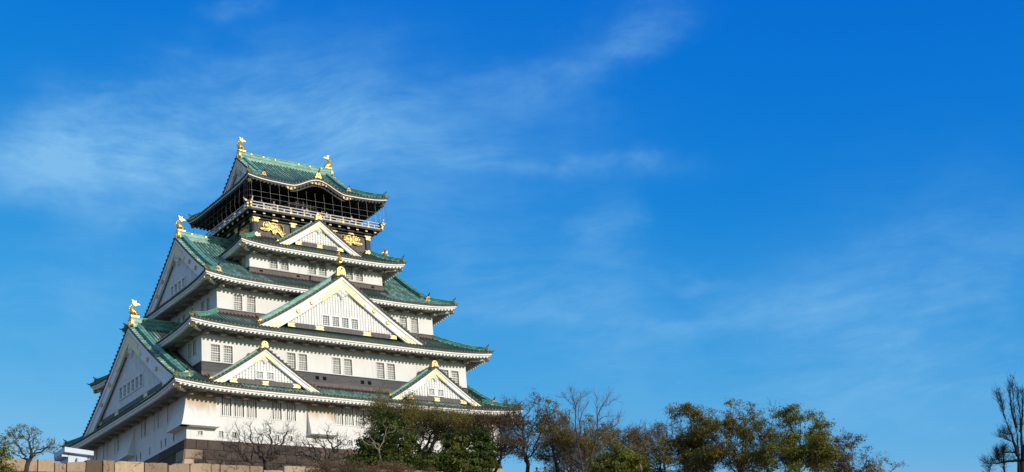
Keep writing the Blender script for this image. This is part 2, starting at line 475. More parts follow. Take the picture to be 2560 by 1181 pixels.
class Tier:
    def __init__(s, **k):
        s.bumpf = None; s.black = False; s.gables = True
        s.__dict__.update(k)
        s.z0 = s.zf + 0.17
    def bump(s, x):
        if s.bumpf is None: return 0.0
        h, hw, c = s.bumpf
        x = (x - c) / hw
        return 0.5 * h * (1 + math.cos(math.pi * x)) if abs(x) < 1 else 0.0
    def edge(s, side, q):
        hl = s.W if side in 'FB' else s.L
        z = s.zf + s.c * min(1, abs(q) / hl) ** 5.5
        if side == 'F': z += s.bump(q)
        return z
    def xy(s, side, q, d):
        if side == 'F': return (q, -s.L + d)
        if side == 'B': return (q, s.L - d)
        if side == 'L': return (-s.W + d, q)
        return (s.W - d, q)
    def surf(s, side, q, d):
        """height of the tile bed on one slope, q along the eave, d in from the eave"""
        hl = s.W if side in 'FB' else s.L
        if s.kind == 'skirt':
            run = (s.L - s.Li) if side in 'FB' else (s.W - s.Wi)
            run2 = (s.W - s.Wi) if side in 'FB' else (s.L - s.Li)
            t = max(0.0, d / run)
            rise = s.H * (0.72 * t + 0.28 * t * t)
            lim = hl - t * run2
            fade = max(0, 1 - t) ** 1.4
        else:
            rise = s.H * (max(0, d) / s.L) ** s.p
            lim = hl - d
            fade = max(0, 1 - d / 4.2) ** 1.4
        sg = min(1.0, abs(q) / max(lim, 0.01))
        z = s.z0 + rise + s.c * sg ** 5.5 * fade
        if side == 'F' and s.bumpf is not None:
            b = s.bump(q)
            if b > 0:
                z = z - rise + (rise ** 2.6 + b ** 2.6) ** (1 / 2.6)
        return z

RP = 0.42                                   # pitch of the tile ribs
RIB = ((0.0, 0.0), (0.26, 0.0), (0.37, 0.085), (0.52, 0.13), (0.67, 0.085), (0.78, 0.0))
def tile_patch(mb, P, q0, q1, dend, age, nrow=9, d0=0.0, pitch=RP, d0f=None):
    """ribbed roof surface; P(q, d, h) -> point"""
    if mb.tuv is None: mb.tuv = []
    n = max(1, round((q1 - q0) / pitch)); pt = (q1 - q0) / n
    cols = [(q0 + (k + f) * pt, h) for k in range(n) for f, h in RIB] + [(q1, 0.0)]
    base = len(mb.v)
    for q, h in cols:
        de = dend(q); ds = d0f(q) if d0f else d0
        for j in range(nrow + 1):
            d = ds + (de - ds) * j / nrow
            mb.v.append(tuple(P(q, d, h)))
            mb.tuv.append((q / pt + 0.11, d, age(q, d)))
    for k in range(len(cols) - 1):
        for j in range(nrow):
            a = base + k * (nrow + 1) + j
            mb.face((a, a + nrow + 1, a + nrow + 2, a + 1))

def ridge_sweep(mb, pts, w, h, m=0, mt=0, lat=None):
    """stacked ridge of tiles along a path: body with a projecting course and a rounded cap"""
    pts = [Vector(p) for p in pts]
    prof = [(-w / 2, -0.12), (-w / 2, .34 * h), (-w / 2 - .05, .34 * h), (-w / 2 - .05, .44 * h), (-w / 2, .44 * h), (-w / 2, .72 * h), (-w / 2 - .06, .72 * h), (-w / 2 - .06, .82 * h), (-w * .30, .86 * h), (-w * .18, h)]
    prof = prof + [(-a, b) for a, b in prof[::-1]]
    rows = []
    for i, p in enumerate(pts):
        t = pts[min(i + 1, len(pts) - 1)] - pts[max(i - 1, 0)]
        l = Vector((-t.y, t.x, 0)).normalized() if lat is None else Vector(lat)
        rows.append([p + l * a + Vector((0, 0, b)) for a, b in prof])
    base = mb.grid(rows, m, True)
    n = len(prof)
    mb.face([base + k for k in range(n)], m)
    mb.face([base + (len(rows) - 1) * n + k for k in range(n)][::-1], m)

ONI = [(-.46, -.05), (-.52, .18), (-.36, .36), (-.38, .56), (-.22, .72), (-.10, .95), (.10, .95), (.22, .72), (.38, .56), (.36, .36), (.52, .18), (.46, -.05)]
def oni(mb, p, d, size, m=0, mh=1, horn=True):
    """ridge-end ornament at p, facing the level direction d"""
    d = Vector((d[0], d[1], 0)).normalized(); l = Vector((-d.y, d.x, 0)); p = Vector(p)
    T = lambda u, a, z: p + l * u + d * a + Vector((0, 0, z))
    mb.prism([(u * size, z * size) for u, z in ONI], T, -.12 * size, .14 * size, m)
    mb.prism([(u * size * .55, (z * .6 + .1) * size) for u, z in ONI], T, .14 * size, .24 * size, m)
    mb.ellipsoid(p + d * (.22 * size) + Vector((0, 0, .42 * size)), (.14 * size,) * 3, n=7, k=4, m=m)
    if horn:
        q = p + Vector((0, 0, .88 * size))
        mb.tube([q - d * .1 * size, q + d * .18 * size + Vector((0, 0, .06 * size)), q + d * .42 * size + Vector((0, 0, .22 * size)), q + d * .52 * size + Vector((0, 0, .46 * size))],
                [.10 * size, .11 * size, .08 * size, .03 * size], 6, mh)

def build_tier(t, idx):
    tiles = MB()
    run = t.run
    P = {sd_: (lambda q, d, h, sd_=sd_: (*t.xy(sd_, q, d), t.surf(sd_, q, d) + h)) for sd_ in 'FBLR'}
    if t.kind == 'skirt':
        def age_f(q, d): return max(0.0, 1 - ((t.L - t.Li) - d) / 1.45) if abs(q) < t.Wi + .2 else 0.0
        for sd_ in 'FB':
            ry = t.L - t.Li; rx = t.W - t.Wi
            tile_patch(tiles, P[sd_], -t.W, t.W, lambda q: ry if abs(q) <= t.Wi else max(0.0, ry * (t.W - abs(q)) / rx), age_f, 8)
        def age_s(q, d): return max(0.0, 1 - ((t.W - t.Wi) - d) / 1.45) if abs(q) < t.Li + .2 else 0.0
        for sd_ in 'LR':
            tile_patch(tiles, P[sd_], -t.L, t.L, lambda q: rx if abs(q) <= t.Li else max(0.0, rx * (t.L - abs(q)) / ry), age_s, 8)
    else:
        Wc, Lc, Wc2 = t.cut
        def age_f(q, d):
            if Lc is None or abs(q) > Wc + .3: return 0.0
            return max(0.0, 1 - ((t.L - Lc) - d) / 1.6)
        na = 14
        for sd_ in 'FB':
            if Lc is None:
                tile_patch(tiles, P[sd_], -t.Xv, t.Xv, lambda q: t.L, age_f, na)
            else:
                tile_patch(tiles, P[sd_], -Wc2, Wc2, lambda q: t.L - Lc + .15, age_f, 8)
                for s in (-1, 1):
                    a, b = sorted((s * Wc2, s * t.Xv))
                    tile_patch(tiles, P[sd_], a, b, lambda q: t.L, age_f, na)
            for s in (-1, 1):
                a, b = sorted((s * t.Xv, s * t.W))
                tile_patch(tiles, P[sd_], a, b, lambda q: max(0.0, t.W - abs(q)), age_f, 5)
        dg = t.W - t.Xg + .05
        for sd_ in 'LR':
            tile_patch(tiles, P[sd_], -t.L, t.L, lambda q: min(dg, max(0.0, t.L - abs(q))), lambda q, d: 0.0, 4)
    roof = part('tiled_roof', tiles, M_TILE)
    # --- eaves
    ed = MB(); fb = MB(); raf = MB(); br = MB()
    for sd_ in 'FBLR':
        hl = t.W if sd_ in 'FB' else t.L
        wl = t.Ww if sd_ in 'FB' else t.Lw
        rn = run[0] if sd_ in 'FB' else run[1]
        N = 72
        def pt(q, d, dz, k=1.0):
            q2 = max(-(hl - d), min(hl - d, q))
            z = t.edge(sd_, q)
            if k < 1: z = t.zf + (z - t.zf) * k
            return (*t.xy(sd_, q2, d), z + dz)
        qs = [-hl + 2 * hl * k / N for k in range(N + 1)]
        ed.grid([[pt(q, 0, .19), pt(q, -.02, .16), pt(q, -.02, .02), pt(q, .12, 0)] for q in qs], 0)
        n = round(2 * hl / RP); p_ = 2 * hl / n
        nr = {'F': (0, -1, 0), 'B': (0, 1, 0), 'L': (-1, 0, 0), 'R': (1, 0, 0)}[sd_]
        for k in range(n):
            q = -hl + (k + .52) * p_
            ed.disc(pt(q, .02, .175), nr, .10, .075, 6, 1)
            q = -hl + (k + .02) * p_
            ed.disc(pt(q, .0, .06), nr, .055, .05, 5, 1)
        # white eave board, stepped back below
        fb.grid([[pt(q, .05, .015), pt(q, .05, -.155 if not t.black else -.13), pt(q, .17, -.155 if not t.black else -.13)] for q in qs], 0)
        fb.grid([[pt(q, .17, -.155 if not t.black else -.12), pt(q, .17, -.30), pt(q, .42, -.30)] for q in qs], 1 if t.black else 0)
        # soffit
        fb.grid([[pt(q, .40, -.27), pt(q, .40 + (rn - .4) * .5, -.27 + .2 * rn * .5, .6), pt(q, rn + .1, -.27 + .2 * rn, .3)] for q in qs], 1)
        nr_ = round(2 * hl / .46); pr = 2 * hl / nr_
        for k in range(nr_):
            q = -hl + (k + .5) * pr
            de = min(rn, hl - abs(q)) - .05
            if de < .35: continue
            w = .105
            pa, pb = [], []
            for (d, lst) in ((.11, pa), (de, pb)):
                kf = 1 - .7 * (d - .11) / max(rn, .1)
                for qq in (q - w, q + w):
                    for dz in (-.50, -.29):
                        z = t.zf + (t.edge(sd_, q) - t.zf) * kf
                        lst.append((*t.xy(sd_, qq, d), z + dz + .2 * d))
            h = [pa[0], pa[2], pb[2], pb[0], pa[1], pa[3], pb[3], pb[1]]
            k_ = min(1.0, .34 / max(de - .11, .01))
            mid = [Vector(a_).lerp(Vector(b_), k_) for a_, b_ in zip(pa, pb)]
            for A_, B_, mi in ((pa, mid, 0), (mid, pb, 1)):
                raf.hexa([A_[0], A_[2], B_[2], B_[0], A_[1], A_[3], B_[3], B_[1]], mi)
        # plate on top of the wall, and bracket ends under the rafters
        zt = t.zf - .47 + .2 * rn
        if t.black: continue
        nb = max(2, round(2 * wl / 1.95))
        for k in range(nb + 1):
            q = -wl + .2 + (2 * wl - .4) * k / nb
            pts = [(*t.xy(sd_, q + s * .22, d), z) for z in (zt - .42, zt - .02) for (s, d) in ((-1, rn - .95), (1, rn - .95), (1, rn + .1), (-1, rn + .1))]
            br.hexa(pts, 0)
            pts = [(*t.xy(sd_, q + s * .27, d), z) for z in (zt - .50, zt - .42) for (s, d) in ((-1, rn - 1.0), (1, rn - 1.0), (1, rn - .55), (-1, rn - .55))]
            br.hexa(pts, 0)
        pts = [(*t.xy(sd_, q, d), z) for z in (zt - .30, zt + .05) for (q, d) in ((-wl - .13, rn - .13), (wl + .13, rn - .13), (wl, rn + .1), (-wl, rn + .1))]
        br.hexa(pts, 0)
    # corner beams
    beams = []
    for sx in (-1, 1):
        for sy in (-1, 1):
            cb = MB(); beams.append(cb)
            e = Vector((sx * (t.W - .42), sy * (t.L - .42), t.zf + t.c * .75 - .52))
            i = Vector((sx * (t.Ww - .1), sy * (t.Lw - .1), t.zf - .35 + .2 * run[0]))
            ridge_dir = (e - i).normalized()
            l = Vector((-ridge_dir.y, ridge_dir.x, 0)).normalized() * .17
            u = Vector((0, 0, .19))
            cb.hexa([i - l - u, i + l - u, e + l - u, e - l - u, i - l + u, i + l + u, e + l + u, e - l + u], 0)
            e0 = e - ridge_dir * .35; e1 = e + ridge_dir * .10
            l *= 1.12; u *= 1.12
            cb.hexa([e0 - l - u, e0 + l - u, e1 + l - u, e1 - l - u, e0 - l + u, e0 + l + u, e1 + l + u, e1 - l + u], 1)
    part('tile_edge', ed, [M_EDGE, M_DISC], roof)
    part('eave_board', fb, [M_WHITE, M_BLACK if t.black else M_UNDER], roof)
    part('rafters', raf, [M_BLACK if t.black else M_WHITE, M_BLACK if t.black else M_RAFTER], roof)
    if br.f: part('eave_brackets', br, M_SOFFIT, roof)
    for cb in beams: part('corner_beam', cb, [M_BLACK if t.black else M_WHITE, M_BRONZE], roof)
    # --- hip ridges with their end ornaments
    for sx in (-1, 1):
        for sy in (-1, 1):
            hp = MB(); on = MB()
            def at(f):
                if t.kind == 'skirt':
                    x = sx * (t.W + (t.Wi - t.W) * f); y = sy * (t.L + (t.Li - t.L) * f)
                    d = (t.L - t.Li) * f
                    return Vector((x, y, t.surf('F' if sy < 0 else 'B', x, d) + .03))
                d = f * (t.W - t.Xv + t.hipin)
                x = sx * (t.W - d); y = sy * (t.L - d)
                return Vector((x, y, t.surf('L', y, d) + .03))
            n = 10
            f0 = .10
            pts = [at(f0 + (1 - f0) * k / n) for k in range(n + 1)]
            ridge_sweep(hp, pts, .34, .46)
            # the lower, thinner ridge running on to the very corner
            pts2 = [at(.005 + .12 * k / 4) for k in range(5)]
            hp.tube([p + Vector((0, 0, .10)) for p in pts2], [.10, .12, .12, .12, .12], 6, 0)
            o = at(0)
            dd = Vector((sx, sy, 0)).normalized()
            hp.tube([o + Vector((0, 0, .05)) - dd * .1, o + dd * .22 + Vector((0, 0, .10)), o + dd * .42 + Vector((0, 0, .24))], [.10, .08, .025], 6, 0)
            part('hip_ridge', hp, M_RIDGE, roof)
            oni(on, pts[0] - dd * -.05 + Vector((0, 0, .02)), dd, .62)
            part('ridge_ornament', on, [M_BRONZE, M_EDGE], roof)
    return roof

TIERS = [
 Tier(kind='irimoya', W=21.155, L=15.185, zf=37.58, c=.55, H=10.36, p=1.18, Xv=19.78, Xg=19.15, cut=(16.44, 11.148, 13.4), Ww=18.86, Lw=12.72, run=(2.46, 2.30), hipin=1.9),
 Tier(kind='skirt', W=18.72, L=13.53, zf=44.62, c=.47, H=2.85, Wi=13.69, Li=9.08, Ww=16.44, Lw=11.15, run=(2.38, 2.28)),
 Tier(kind='irimoya', W=15.93, L=11.153, zf=50.76, c=.55, H=8.3, p=1.20, Xv=14.38, Xg=13.80, cut=(8.585, 6.717, 7.4), Ww=13.69, Lw=9.08, run=(2.07, 2.24), hipin=1.5),
 Tier(kind='skirt', W=10.616, L=8.853, zf=56.20, c=.42, H=2.05, Wi=7.616, Li=6.006, Ww=8.585, Lw=6.717, run=(2.13, 2.03)),
 Tier(kind='irimoya', W=9.203, L=8.034, zf=64.54, c=.42, H=6.02, p=1.25, Xv=6.60, Xg=6.05, cut=(0, None, 0), Ww=6.2, Lw=4.7, run=(3.33, 3.0), bumpf=(1.25, 3.7, -.1), black=True, hipin=.55),
]
ROOFS = [build_tier(t, i) for i, t in enumerate(TIERS)]

# ------------------------------------------------------------------ gables
def fish(mb, p, inward, s=1.0):
    """gilded dolphin-like roof fish: head down on the ridge, body arched, tail raised"""
    inward = Vector((inward[0], inward[1], 0)).normalized(); l = Vector((-inward.y, inward.x, 0)); p = Vector(p)
    T = lambda r, q, z: p + inward * (r * s) + l * (q * s) + Vector((0, 0, z * s))
    path = [(.74, .12, .06), (.62, .17, .22), (.40, .26, .36), (.12, .40, .44), (-.12, .64, .42), (-.22, .92, .345), (-.20, 1.16, .26), (-.08, 1.38, .185), (.06, 1.54, .13), (.16, 1.64, .08)]
    rows = []
    for i, (r, z, w) in enumerate(path):
        a = path[max(0, i - 1)]; b = path[min(len(path) - 1, i + 1)]
        tr, tz = b[0] - a[0], b[1] - a[1]; L = math.hypot(tr, tz); nr_, nz_ = -tz / L, tr / L
        rows.append([T(r + nr_ * w * 1.1 * math.cos(f), w * .85 * math.sin(f), z + nz_ * w * 1.1 * math.cos(f)) for f in [2 * math.pi * k / 10 for k in range(10)]])
    b0 = mb.grid(rows, 0, True)
    mb.face([b0 + k for k in range(10)], 0)
    Tq = lambda u, a, z: T(u, a, z)
    # tail flukes
    mb.prism([(.02, 1.48), (-.12, 1.78), (-.10, 2.05), (-.30, 2.22), (-.02, 2.20), (.12, 1.98), (.16, 1.75), (.14, 1.58)], Tq, -.07, .07, 0)
    mb.prism([(.08, 1.50), (.12, 1.70), (.34, 1.86), (.62, 1.84), (.92, 1.62), (.66, 1.64), (.44, 1.58), (.22, 1.44)], Tq, -.07, .07, 0)
    mb.prism([(.06, 1.55), (.04, 1.8), (.20, 2.10), (.34, 2.12), (.26, 1.84), (.2, 1.6)], Tq, -.16, .16, 0)
    # back fins
    for (r, z) in ((-.30, .40), (-.42, .66), (-.45, .92), (-.38, 1.16), (-.22, 1.38)):
        mb.prism([(r + .06, z - .12), (r - .17, z + .10), (r + .08, z + .12)], Tq, -.05, .05, 0)
    # side fins and eyes
    for q in (-1, 1):
        i = mb.add([T(.20, q * .26, .22), T(-.02, q * .30, .42), T(-.16, q * .56, .62), T(.02, q * .58, .40), T(.10, q * .5, .22)])
        mb.face([i + k for k in range(5)])
        mb.ellipsoid(T(.40, q * .20, .34), (.07 * s,) * 3, n=6, k=4)
    # plinth
    mb.prism([(-.42, -.12), (-.42, .10), (.70, .06), (.70, -.12)], Tq, -.28, .28, 0)

def arch_end(mb, p, d, s):
    """tall gilded arched ridge-end tile"""
    d = Vector((d[0], d[1], 0)).normalized(); l = Vector((-d.y, d.x, 0)); p = Vector(p)
    T = lambda u, a, z: p + l * u + d * a + Vector((0, 0, z))
    def arch(w, h): return [(-w * 1.12, 0), (-w, h * .55)] + [(-w * math.cos(f), h * .55 + h * .45 * math.sin(f)) for f in [math.pi * k / 8 for k in range(1, 8)]] + [(w, h * .55), (w * 1.12, 0)]
    mb.prism(arch(.46 * s, 1.0 * s), T, -.30 * s, .04 * s, 1)
    mb.prism([(u, z + .06 * s) for u, z in arch(.30 * s, .80 * s)], T, .04 * s, .09 * s, 0)
    mb.prism([(u, z + .12 * s) for u, z in arch(.16 * s, .56 * s)], T, .09 * s, .16 * s, 1)
    mb.ellipsoid(T(0, .12 * s, .72 * s), (.13 * s,) * 3, n=7, k=4, m=0)
    for q in (-1, 1):
        mb.ellipsoid(T(q * .52 * s, -.1 * s, .10 * s), (.16 * s, .12 * s, .16 * s), n=7, k=4, m=0)

ZCLIP = -1e9
def strip(mb, T, prof, u0, u1, o0, o1, a0, a1, m=0, n=16):
    rows = []
    for k in range(n + 1):
        u = u0 + (u1 - u0) * k / n
        z = prof(u)
        zh = max(z + o0, ZCLIP + .01); zl = max(z + o1, ZCLIP)
        rows.append([T(u, a1, zh), T(u, a1, zl), T(u, a0, zl), T(u, a0, zh)])
    b = mb.grid(rows, m, True)
    mb.face([b, b + 1, b + 2, b + 3], m)
    e = b + 4 * n
    mb.face([e + 3, e + 2, e + 1, e], m)

def build_gable(T, outd, prof, hw, av, zb, bh, wins=(), grid=True, back=None, ridge=None, top='arch', oz=1.0, wt=.55, foot=.66, label=None, desc=True, apexu=.25, lp=.34, descu=(.10, .93)):
    """T(u, a, z): u across, a outward.  prof(u): tile height along the verge."""
    aw = av - wt
    zt = lambda u: prof(u) - .2
    # gable wall
    wall = MB()
    n = 28
    us = [-hw + 2 * hw * k / n for k in range(n + 1)]
    ok = [u for u in us if zt(u) > zb]
    wall.poly([T(u, aw, zb) for u in (ok[0], ok[-1])] + [T(u, aw, zt(u)) for u in ok[::-1]], 0)
    # soffit between wall and verge
    wall.grid([[T(u, aw - .1, prof(u) - .16), T(u, av - .05, prof(u) - .16)] for u in us], 0)
    g = part('gable', wall, M_BOARD)
    if label: g['label'] = label
    # barge boards
    bb = MB()
    for s in (-1, 1):
        strip(bb, T, prof, s * hw, 0, -.18, -.18 - bh * .26, av - .30, av - .04)
        strip(bb, T, prof, s * hw, 0, -.18 - bh * .24, -.18 - bh * .92, av - .32, av - .14)
        strip(bb, T, prof, s * hw, 0, -.18 - bh * .90, -.18 - bh, av - .32, av - .08)
    part('bargeboard', bb, M_BOARD, g)
    # gilded fittings on the boards
    gh = bh * 1.04
    gf = MB()
    for s in (-1, 1):
        for (f0, f1, ex) in ((.36, .58, -.02), (.58, .80, .045), (.80, 1.04, .012)):
            strip(gf, T, prof, s * hw * (apexu + ex), 0, -.18 - bh * f0, -.18 - bh * f1, av - .2, av - .055, 0, 6)
    part('gilded_fitting', gf, M_FILIGREE, g)
    for s in (-1, 1):
        gf = MB()
        for (f0, f1, ex) in ((.36, .58, .0), (.58, .80, .05), (.80, 1.04, -.02)):
            strip(gf, T, prof, s * hw * (foot - ex), s * hw * .965, -.18 - bh * f0, -.18 - bh * f1, av - .2, av - .055, 0, 6)
        part('gilded_fitting', gf, M_FILIGREE, g)
        if hw > 8 or bh > 1.2:
            for f in (.37, .53):
                gf = MB()
                c = Vector(T(s * hw * f, av - .15, prof(s * hw * f) - .18 - bh * .58))
                o = Vector(T(s * hw * f, av, 0)) - Vector(T(s * hw * f, av - 1, 0))
                gf.disc(c, o, .20, .12, 10)
                for q in range(6):
                    a_ = q * math.pi / 3
                    gf.ellipsoid(Vector(T(s * hw * f + .17 * math.cos(a_), av - .06, prof(s * hw * f) - .18 - bh * .58 + .17 * math.sin(a_))), (.075,) * 3, n=6, k=4)
                part('gilded_boss', gf, M_GOLD, g)
    # base beam with gilt plates
    bm = MB()
    zlow = zb - .50
    ub = [u for u in us if prof(u) - .2 - bh > zb - .35]
    if ub:
        pts = [T(u, a, z) for z in (zlow, zb + .02) for (u, a) in ((ub[0], aw - .05), (ub[-1], aw - .05), (ub[-1], aw + .20), (ub[0], aw + .20))]
        bm.hexa(pts, 0)
        k_ = 3 if hw > 8 else 1
        if top != 'none':
            for i in range(k_):
                uc = 0 if k_ == 1 else (-.28 + .28 * i) * hw
                if k_ == 3 and i == 1: continue
                wq = .55 if k_ > 1 else .38
                bm.prism([(uc - wq, zlow + .03), (uc - wq * .75, zlow + .24), (uc - wq, zb - .04), (uc + wq, zb - .04), (uc + wq * .75, zlow + .24), (uc + wq, zlow + .03)], T, aw + .2, aw + .225, 1)
            for s in (-1, 1):
                e = ub[-1] * s
                bm.prism([(e, zlow + .03), (e - s * .9, zlow + .03), (e - s * .7, zlow + .24), (e - s * .9, zb - .04), (e, zb - .04)], T, aw + .2, aw + .225, 1)
    part('base_beam', bm, [M_PANEL, M_GOLDPALE], g)
    # lattice
    lt = MB()
    def inwin(u, z):
        return any(a - .16 < u < b + .16 and c - .1 < z < d + .16 for a, b, c, d in wins)
    k = 0
    W0 = min([w[0] for w in wins], default=0); W1 = max([w[1] for w in wins], default=0)
    Z0 = min([w[2] for w in wins], default=0); Z1 = max([w[3] for w in wins], default=0)
    def box(u0, u1, a0, a1, z0, z1):
        lt.hexa([T(u, a, z) for z in (z0, z1) for (u, a) in ((u0, a0), (u1, a0), (u1, a1), (u0, a1))], 0)
    nn = int(hw / lp)
    for k in range(-nn, nn + 1):
        u = k * lp
        ztop = prof(u) - .18 - bh - .02
        if ztop < zb + .1: continue
        hw_ = .095 if grid else .105
        if wins and W0 - .22 < u < W1 + .22:
            if ztop > Z1 + .3: box(u - hw_, u + hw_, aw, aw + .10, Z1 + .18, ztop)
            if Z0 - zb > .3: box(u - hw_, u + hw_, aw, aw + .10, zb, Z0 - .12)
        else:
            box(u - hw_, u + hw_, aw, aw + .10, zb, ztop)
    if grid:
        z = zb + .25
        while z < prof(0) - bh - .4:
            uu = [u for u in us if prof(u) - .18 - bh > z]
            if uu:
                if wins and Z0 - .1 < z < Z1 + .2:
                    if W0 - .2 > uu[0]: box(uu[0], W0 - .2, aw, aw + .075, z, z + .10); box(W1 + .2, uu[-1], aw, aw + .075, z, z + .10)
                else:
                    box(uu[0], uu[-1], aw, aw + .075, z, z + .10)
            z += .33
    part('lattice', lt, M_WHITE, g)
    # windows in the gable
    if wins:
        wm = MB()
        def wb(u0, u1, a0, a1, z0, z1, m): wm.hexa([T(u, a, z) for z in (z0, z1) for (u, a) in ((u0, a0), (u1, a0), (u1, a1), (u0, a1))], m)
        wb(W0 - .16, W1 + .16, aw - .05, aw + .17, Z1, Z1 + .15, 0)
        wb(W0 - .16, W1 + .16, aw - .05, aw + .19, Z0 - .12, Z0, 0)
        ed = [W0 - .16] + [x for w in wins for x in (w[0], w[1])] + [W1 + .16]
        for i in range(0, len(ed), 2): wb(ed[i], ed[i + 1], aw - .05, aw + .15, Z0, Z1, 0)
        for a, b, c, d in wins:
            wb(a, b, aw - .04, aw + .012, c, d, 1)
            nb = 3 if grid else 2
            for q in range(1, nb + 1):
                x = a + (b - a) * q / (nb + 1); wb(x - .03, x + .03, aw + .05, aw + .09, c, d, 0)
            for q in range(1, 5 if grid else 3):
                z = c + (d - c) * q / (5 if grid else 3); wb(a, b, aw + .055, aw + .085, z - .025, z + .025, 0)
        part('gable_window', wm, [M_WHITE, M_PANE_DARK], g)
    # carved pendant under the apex
    pd = MB()
    z0 = prof(0) - .2 - bh; sc = bh * (.62 if hw > 11 else .78)
    for (u, z, r) in ((0, .05, .36), (0, -.42, .42), (-.34, -.62, .30), (.34, -.62, .30), (0, -.92, .30), (0, -1.2, .17), (-.66, -.48, .26), (.66, -.48, .26), (-.98, -.66, .20), (.98, -.66, .20), (-1.26, -.86, .16), (1.26, -.86, .16)):
        c = Vector(T(u * sc, aw + .14, z0 + z * sc))
        pd.ellipsoid(c, (r * sc, r * sc, r * sc), n=8, k=5)
    part('carved_pendant', pd, M_BOARD, g, True)
    # verge tiles
    vt = MB()
    tile_patch(vt, lambda q, d, h: T(q, av - d, prof(q) + .07 + h), -hw * 1.0, hw * 1.0, lambda q: .72, lambda q, d: 0.0, 2)
    part('verge_tiles', vt, M_TILE, g)
    ve = MB()
    for s in (-1, 1):
        strip(ve, T, prof, s * hw, 0, .07, -.17, av - .10, av + .01, 0, 24)
    o = Vector(T(0, av, 0)) - Vector(T(0, av - 1, 0))
    nd = round(2 * hw / RP)
    for k in range(nd):
        u = -hw + 2 * hw * (k + .52) / nd
        ve.disc(T(u, av, prof(u) + .08), o, .115, .07, 6, 1)
    part('tile_edge', ve, [M_EDGE, M_DISC], g)
    # roof slopes of a front gable
    if back is not None:
        sl = MB()
        for s in (-1, 1):
            tile_patch(sl, lambda q, d, h: T(s * (hw - d), q, prof(hw - d) + h - .01), back, av - .6, lambda q: hw, lambda q, d: 0.0, 12)
        part('gable_roof', sl, M_TILE, g)
    # descending ridges beside the verge
    if desc:
        for s in (-1, 1):
            dr = MB(); on = MB()
            pts = []
            for k in range(13):
                f = descu[0] + (descu[1] - descu[0]) * k / 12
                u = s * hw * f
                pts.append(Vector(T(u, av - .95, prof(u) + .02)))
            lat = (Vector(T(0, 1, 0)) - Vector(T(0, 0, 0))).normalized()
            hd = (.52, .74) if hw > 7 else (.34, .42)
            ridge_sweep(dr, pts, hd[0], hd[1], lat=lat)
            part('descending_ridge', dr, M_RIDGE, g)
            d = Vector((pts[-1] - pts[-2]))
            oni(on, pts[-1], (d.x, d.y), .85 if hw > 7 else .6)
            part('ridge_ornament', on, [M_GOLD if top == 'arch' else M_BRONZE, M_EDGE], g)
    # main ridge with its end
    if ridge:
        a_to, rh, rw = ridge
        rm = MB()
        za = prof(0)
        pts = [Vector(T(0, av - .25 - (av - .25 - a_to) * k / 8, za - .15 + .20 * max(0, 1 - k / 3.0) ** 2)) for k in range(9)]
        ridge_sweep(rm, pts, rw, rh)
        for k in range(1, 4):
            c = pts[0].lerp(pts[-1], k / 4.0)
            lat = (Vector(T(1, 0, 0)) - Vector(T(0, 0, 0))).normalized()
            for s in (-1, 1):
                rm.disc(c + lat * (s * rw * .5) + Vector((0, 0, rh * .58)), lat * s, .095, .09, 8, 1)
        part('main_ridge', rm, [M_RIDGE, M_GOLD], g)
        en = MB()
        e = Vector(T(0, av - .22, za - .05))
        arch_end(en, e, outd, oz)
        part('ridge_end', en, [M_GOLD, M_GOLDPALE], g)
    return g

# hip-and-gable ends of tiers 1, 3 and 5, left and right
def irimoya_gables(t, rr, rh, rw, bh, zb, wins, fish_s, grid, endto, oz, lab):
    global ZCLIP
    ZCLIP = t.z0 + .05
    for s in (-1, 1):
        T = (lambda u, a, z, s=s: Vector((s * a, u * -s, z)))
        hw = t.L - (t.W - t.Xv) + .05
        prof = lambda u: t.z0 + t.H * (max(0, t.L - abs(u)) / t.L) ** t.p
        ww = [(a * -s, b * -s, c, d) if s < 0 else (-b, -a, c, d) for a, b, c, d in wins]
        ww = sorted((min(a, b), max(a, b), c, d) for a, b, c, d in ww)
        build_gable(T, (s, 0), prof, hw, t.Xv, zb, bh, ww, grid, None, (endto, rh, rw), 'fish', oz, wt=t.Xv - t.Xg, foot=.80, descu=(.06, .92), apexu=.20)
        f = MB()
        fish(f, (s * (t.Xv - .62), 0, t.z0 + t.H + rh - .05), (-s, 0), fish_s)
        part('fish_ornament', f, M_GOLD, smooth=False)
irimoya_gables(TIERS[0], 0, 1.22, .62, 1.75, 39.75, [(-2.93 + 1.10 * k, -2.93 + 1.10 * k + .78, 40.85, 42.1) for k in range(6)], .84, False, 13.5, 1.0, '')
irimoya_gables(TIERS[2], 0, .98, .56, 1.5, 52.55, [(-1.6 + 1.0 * k, -1.6 + 1.0 * k + .70, 52.95, 53.95) for k in range(4)], .80, False, 7.4, .92, '')
irimoya_gables(TIERS[4], 0, 1.02, .56, 1.05, 66.5, [], .80, True, .0, .85, '')

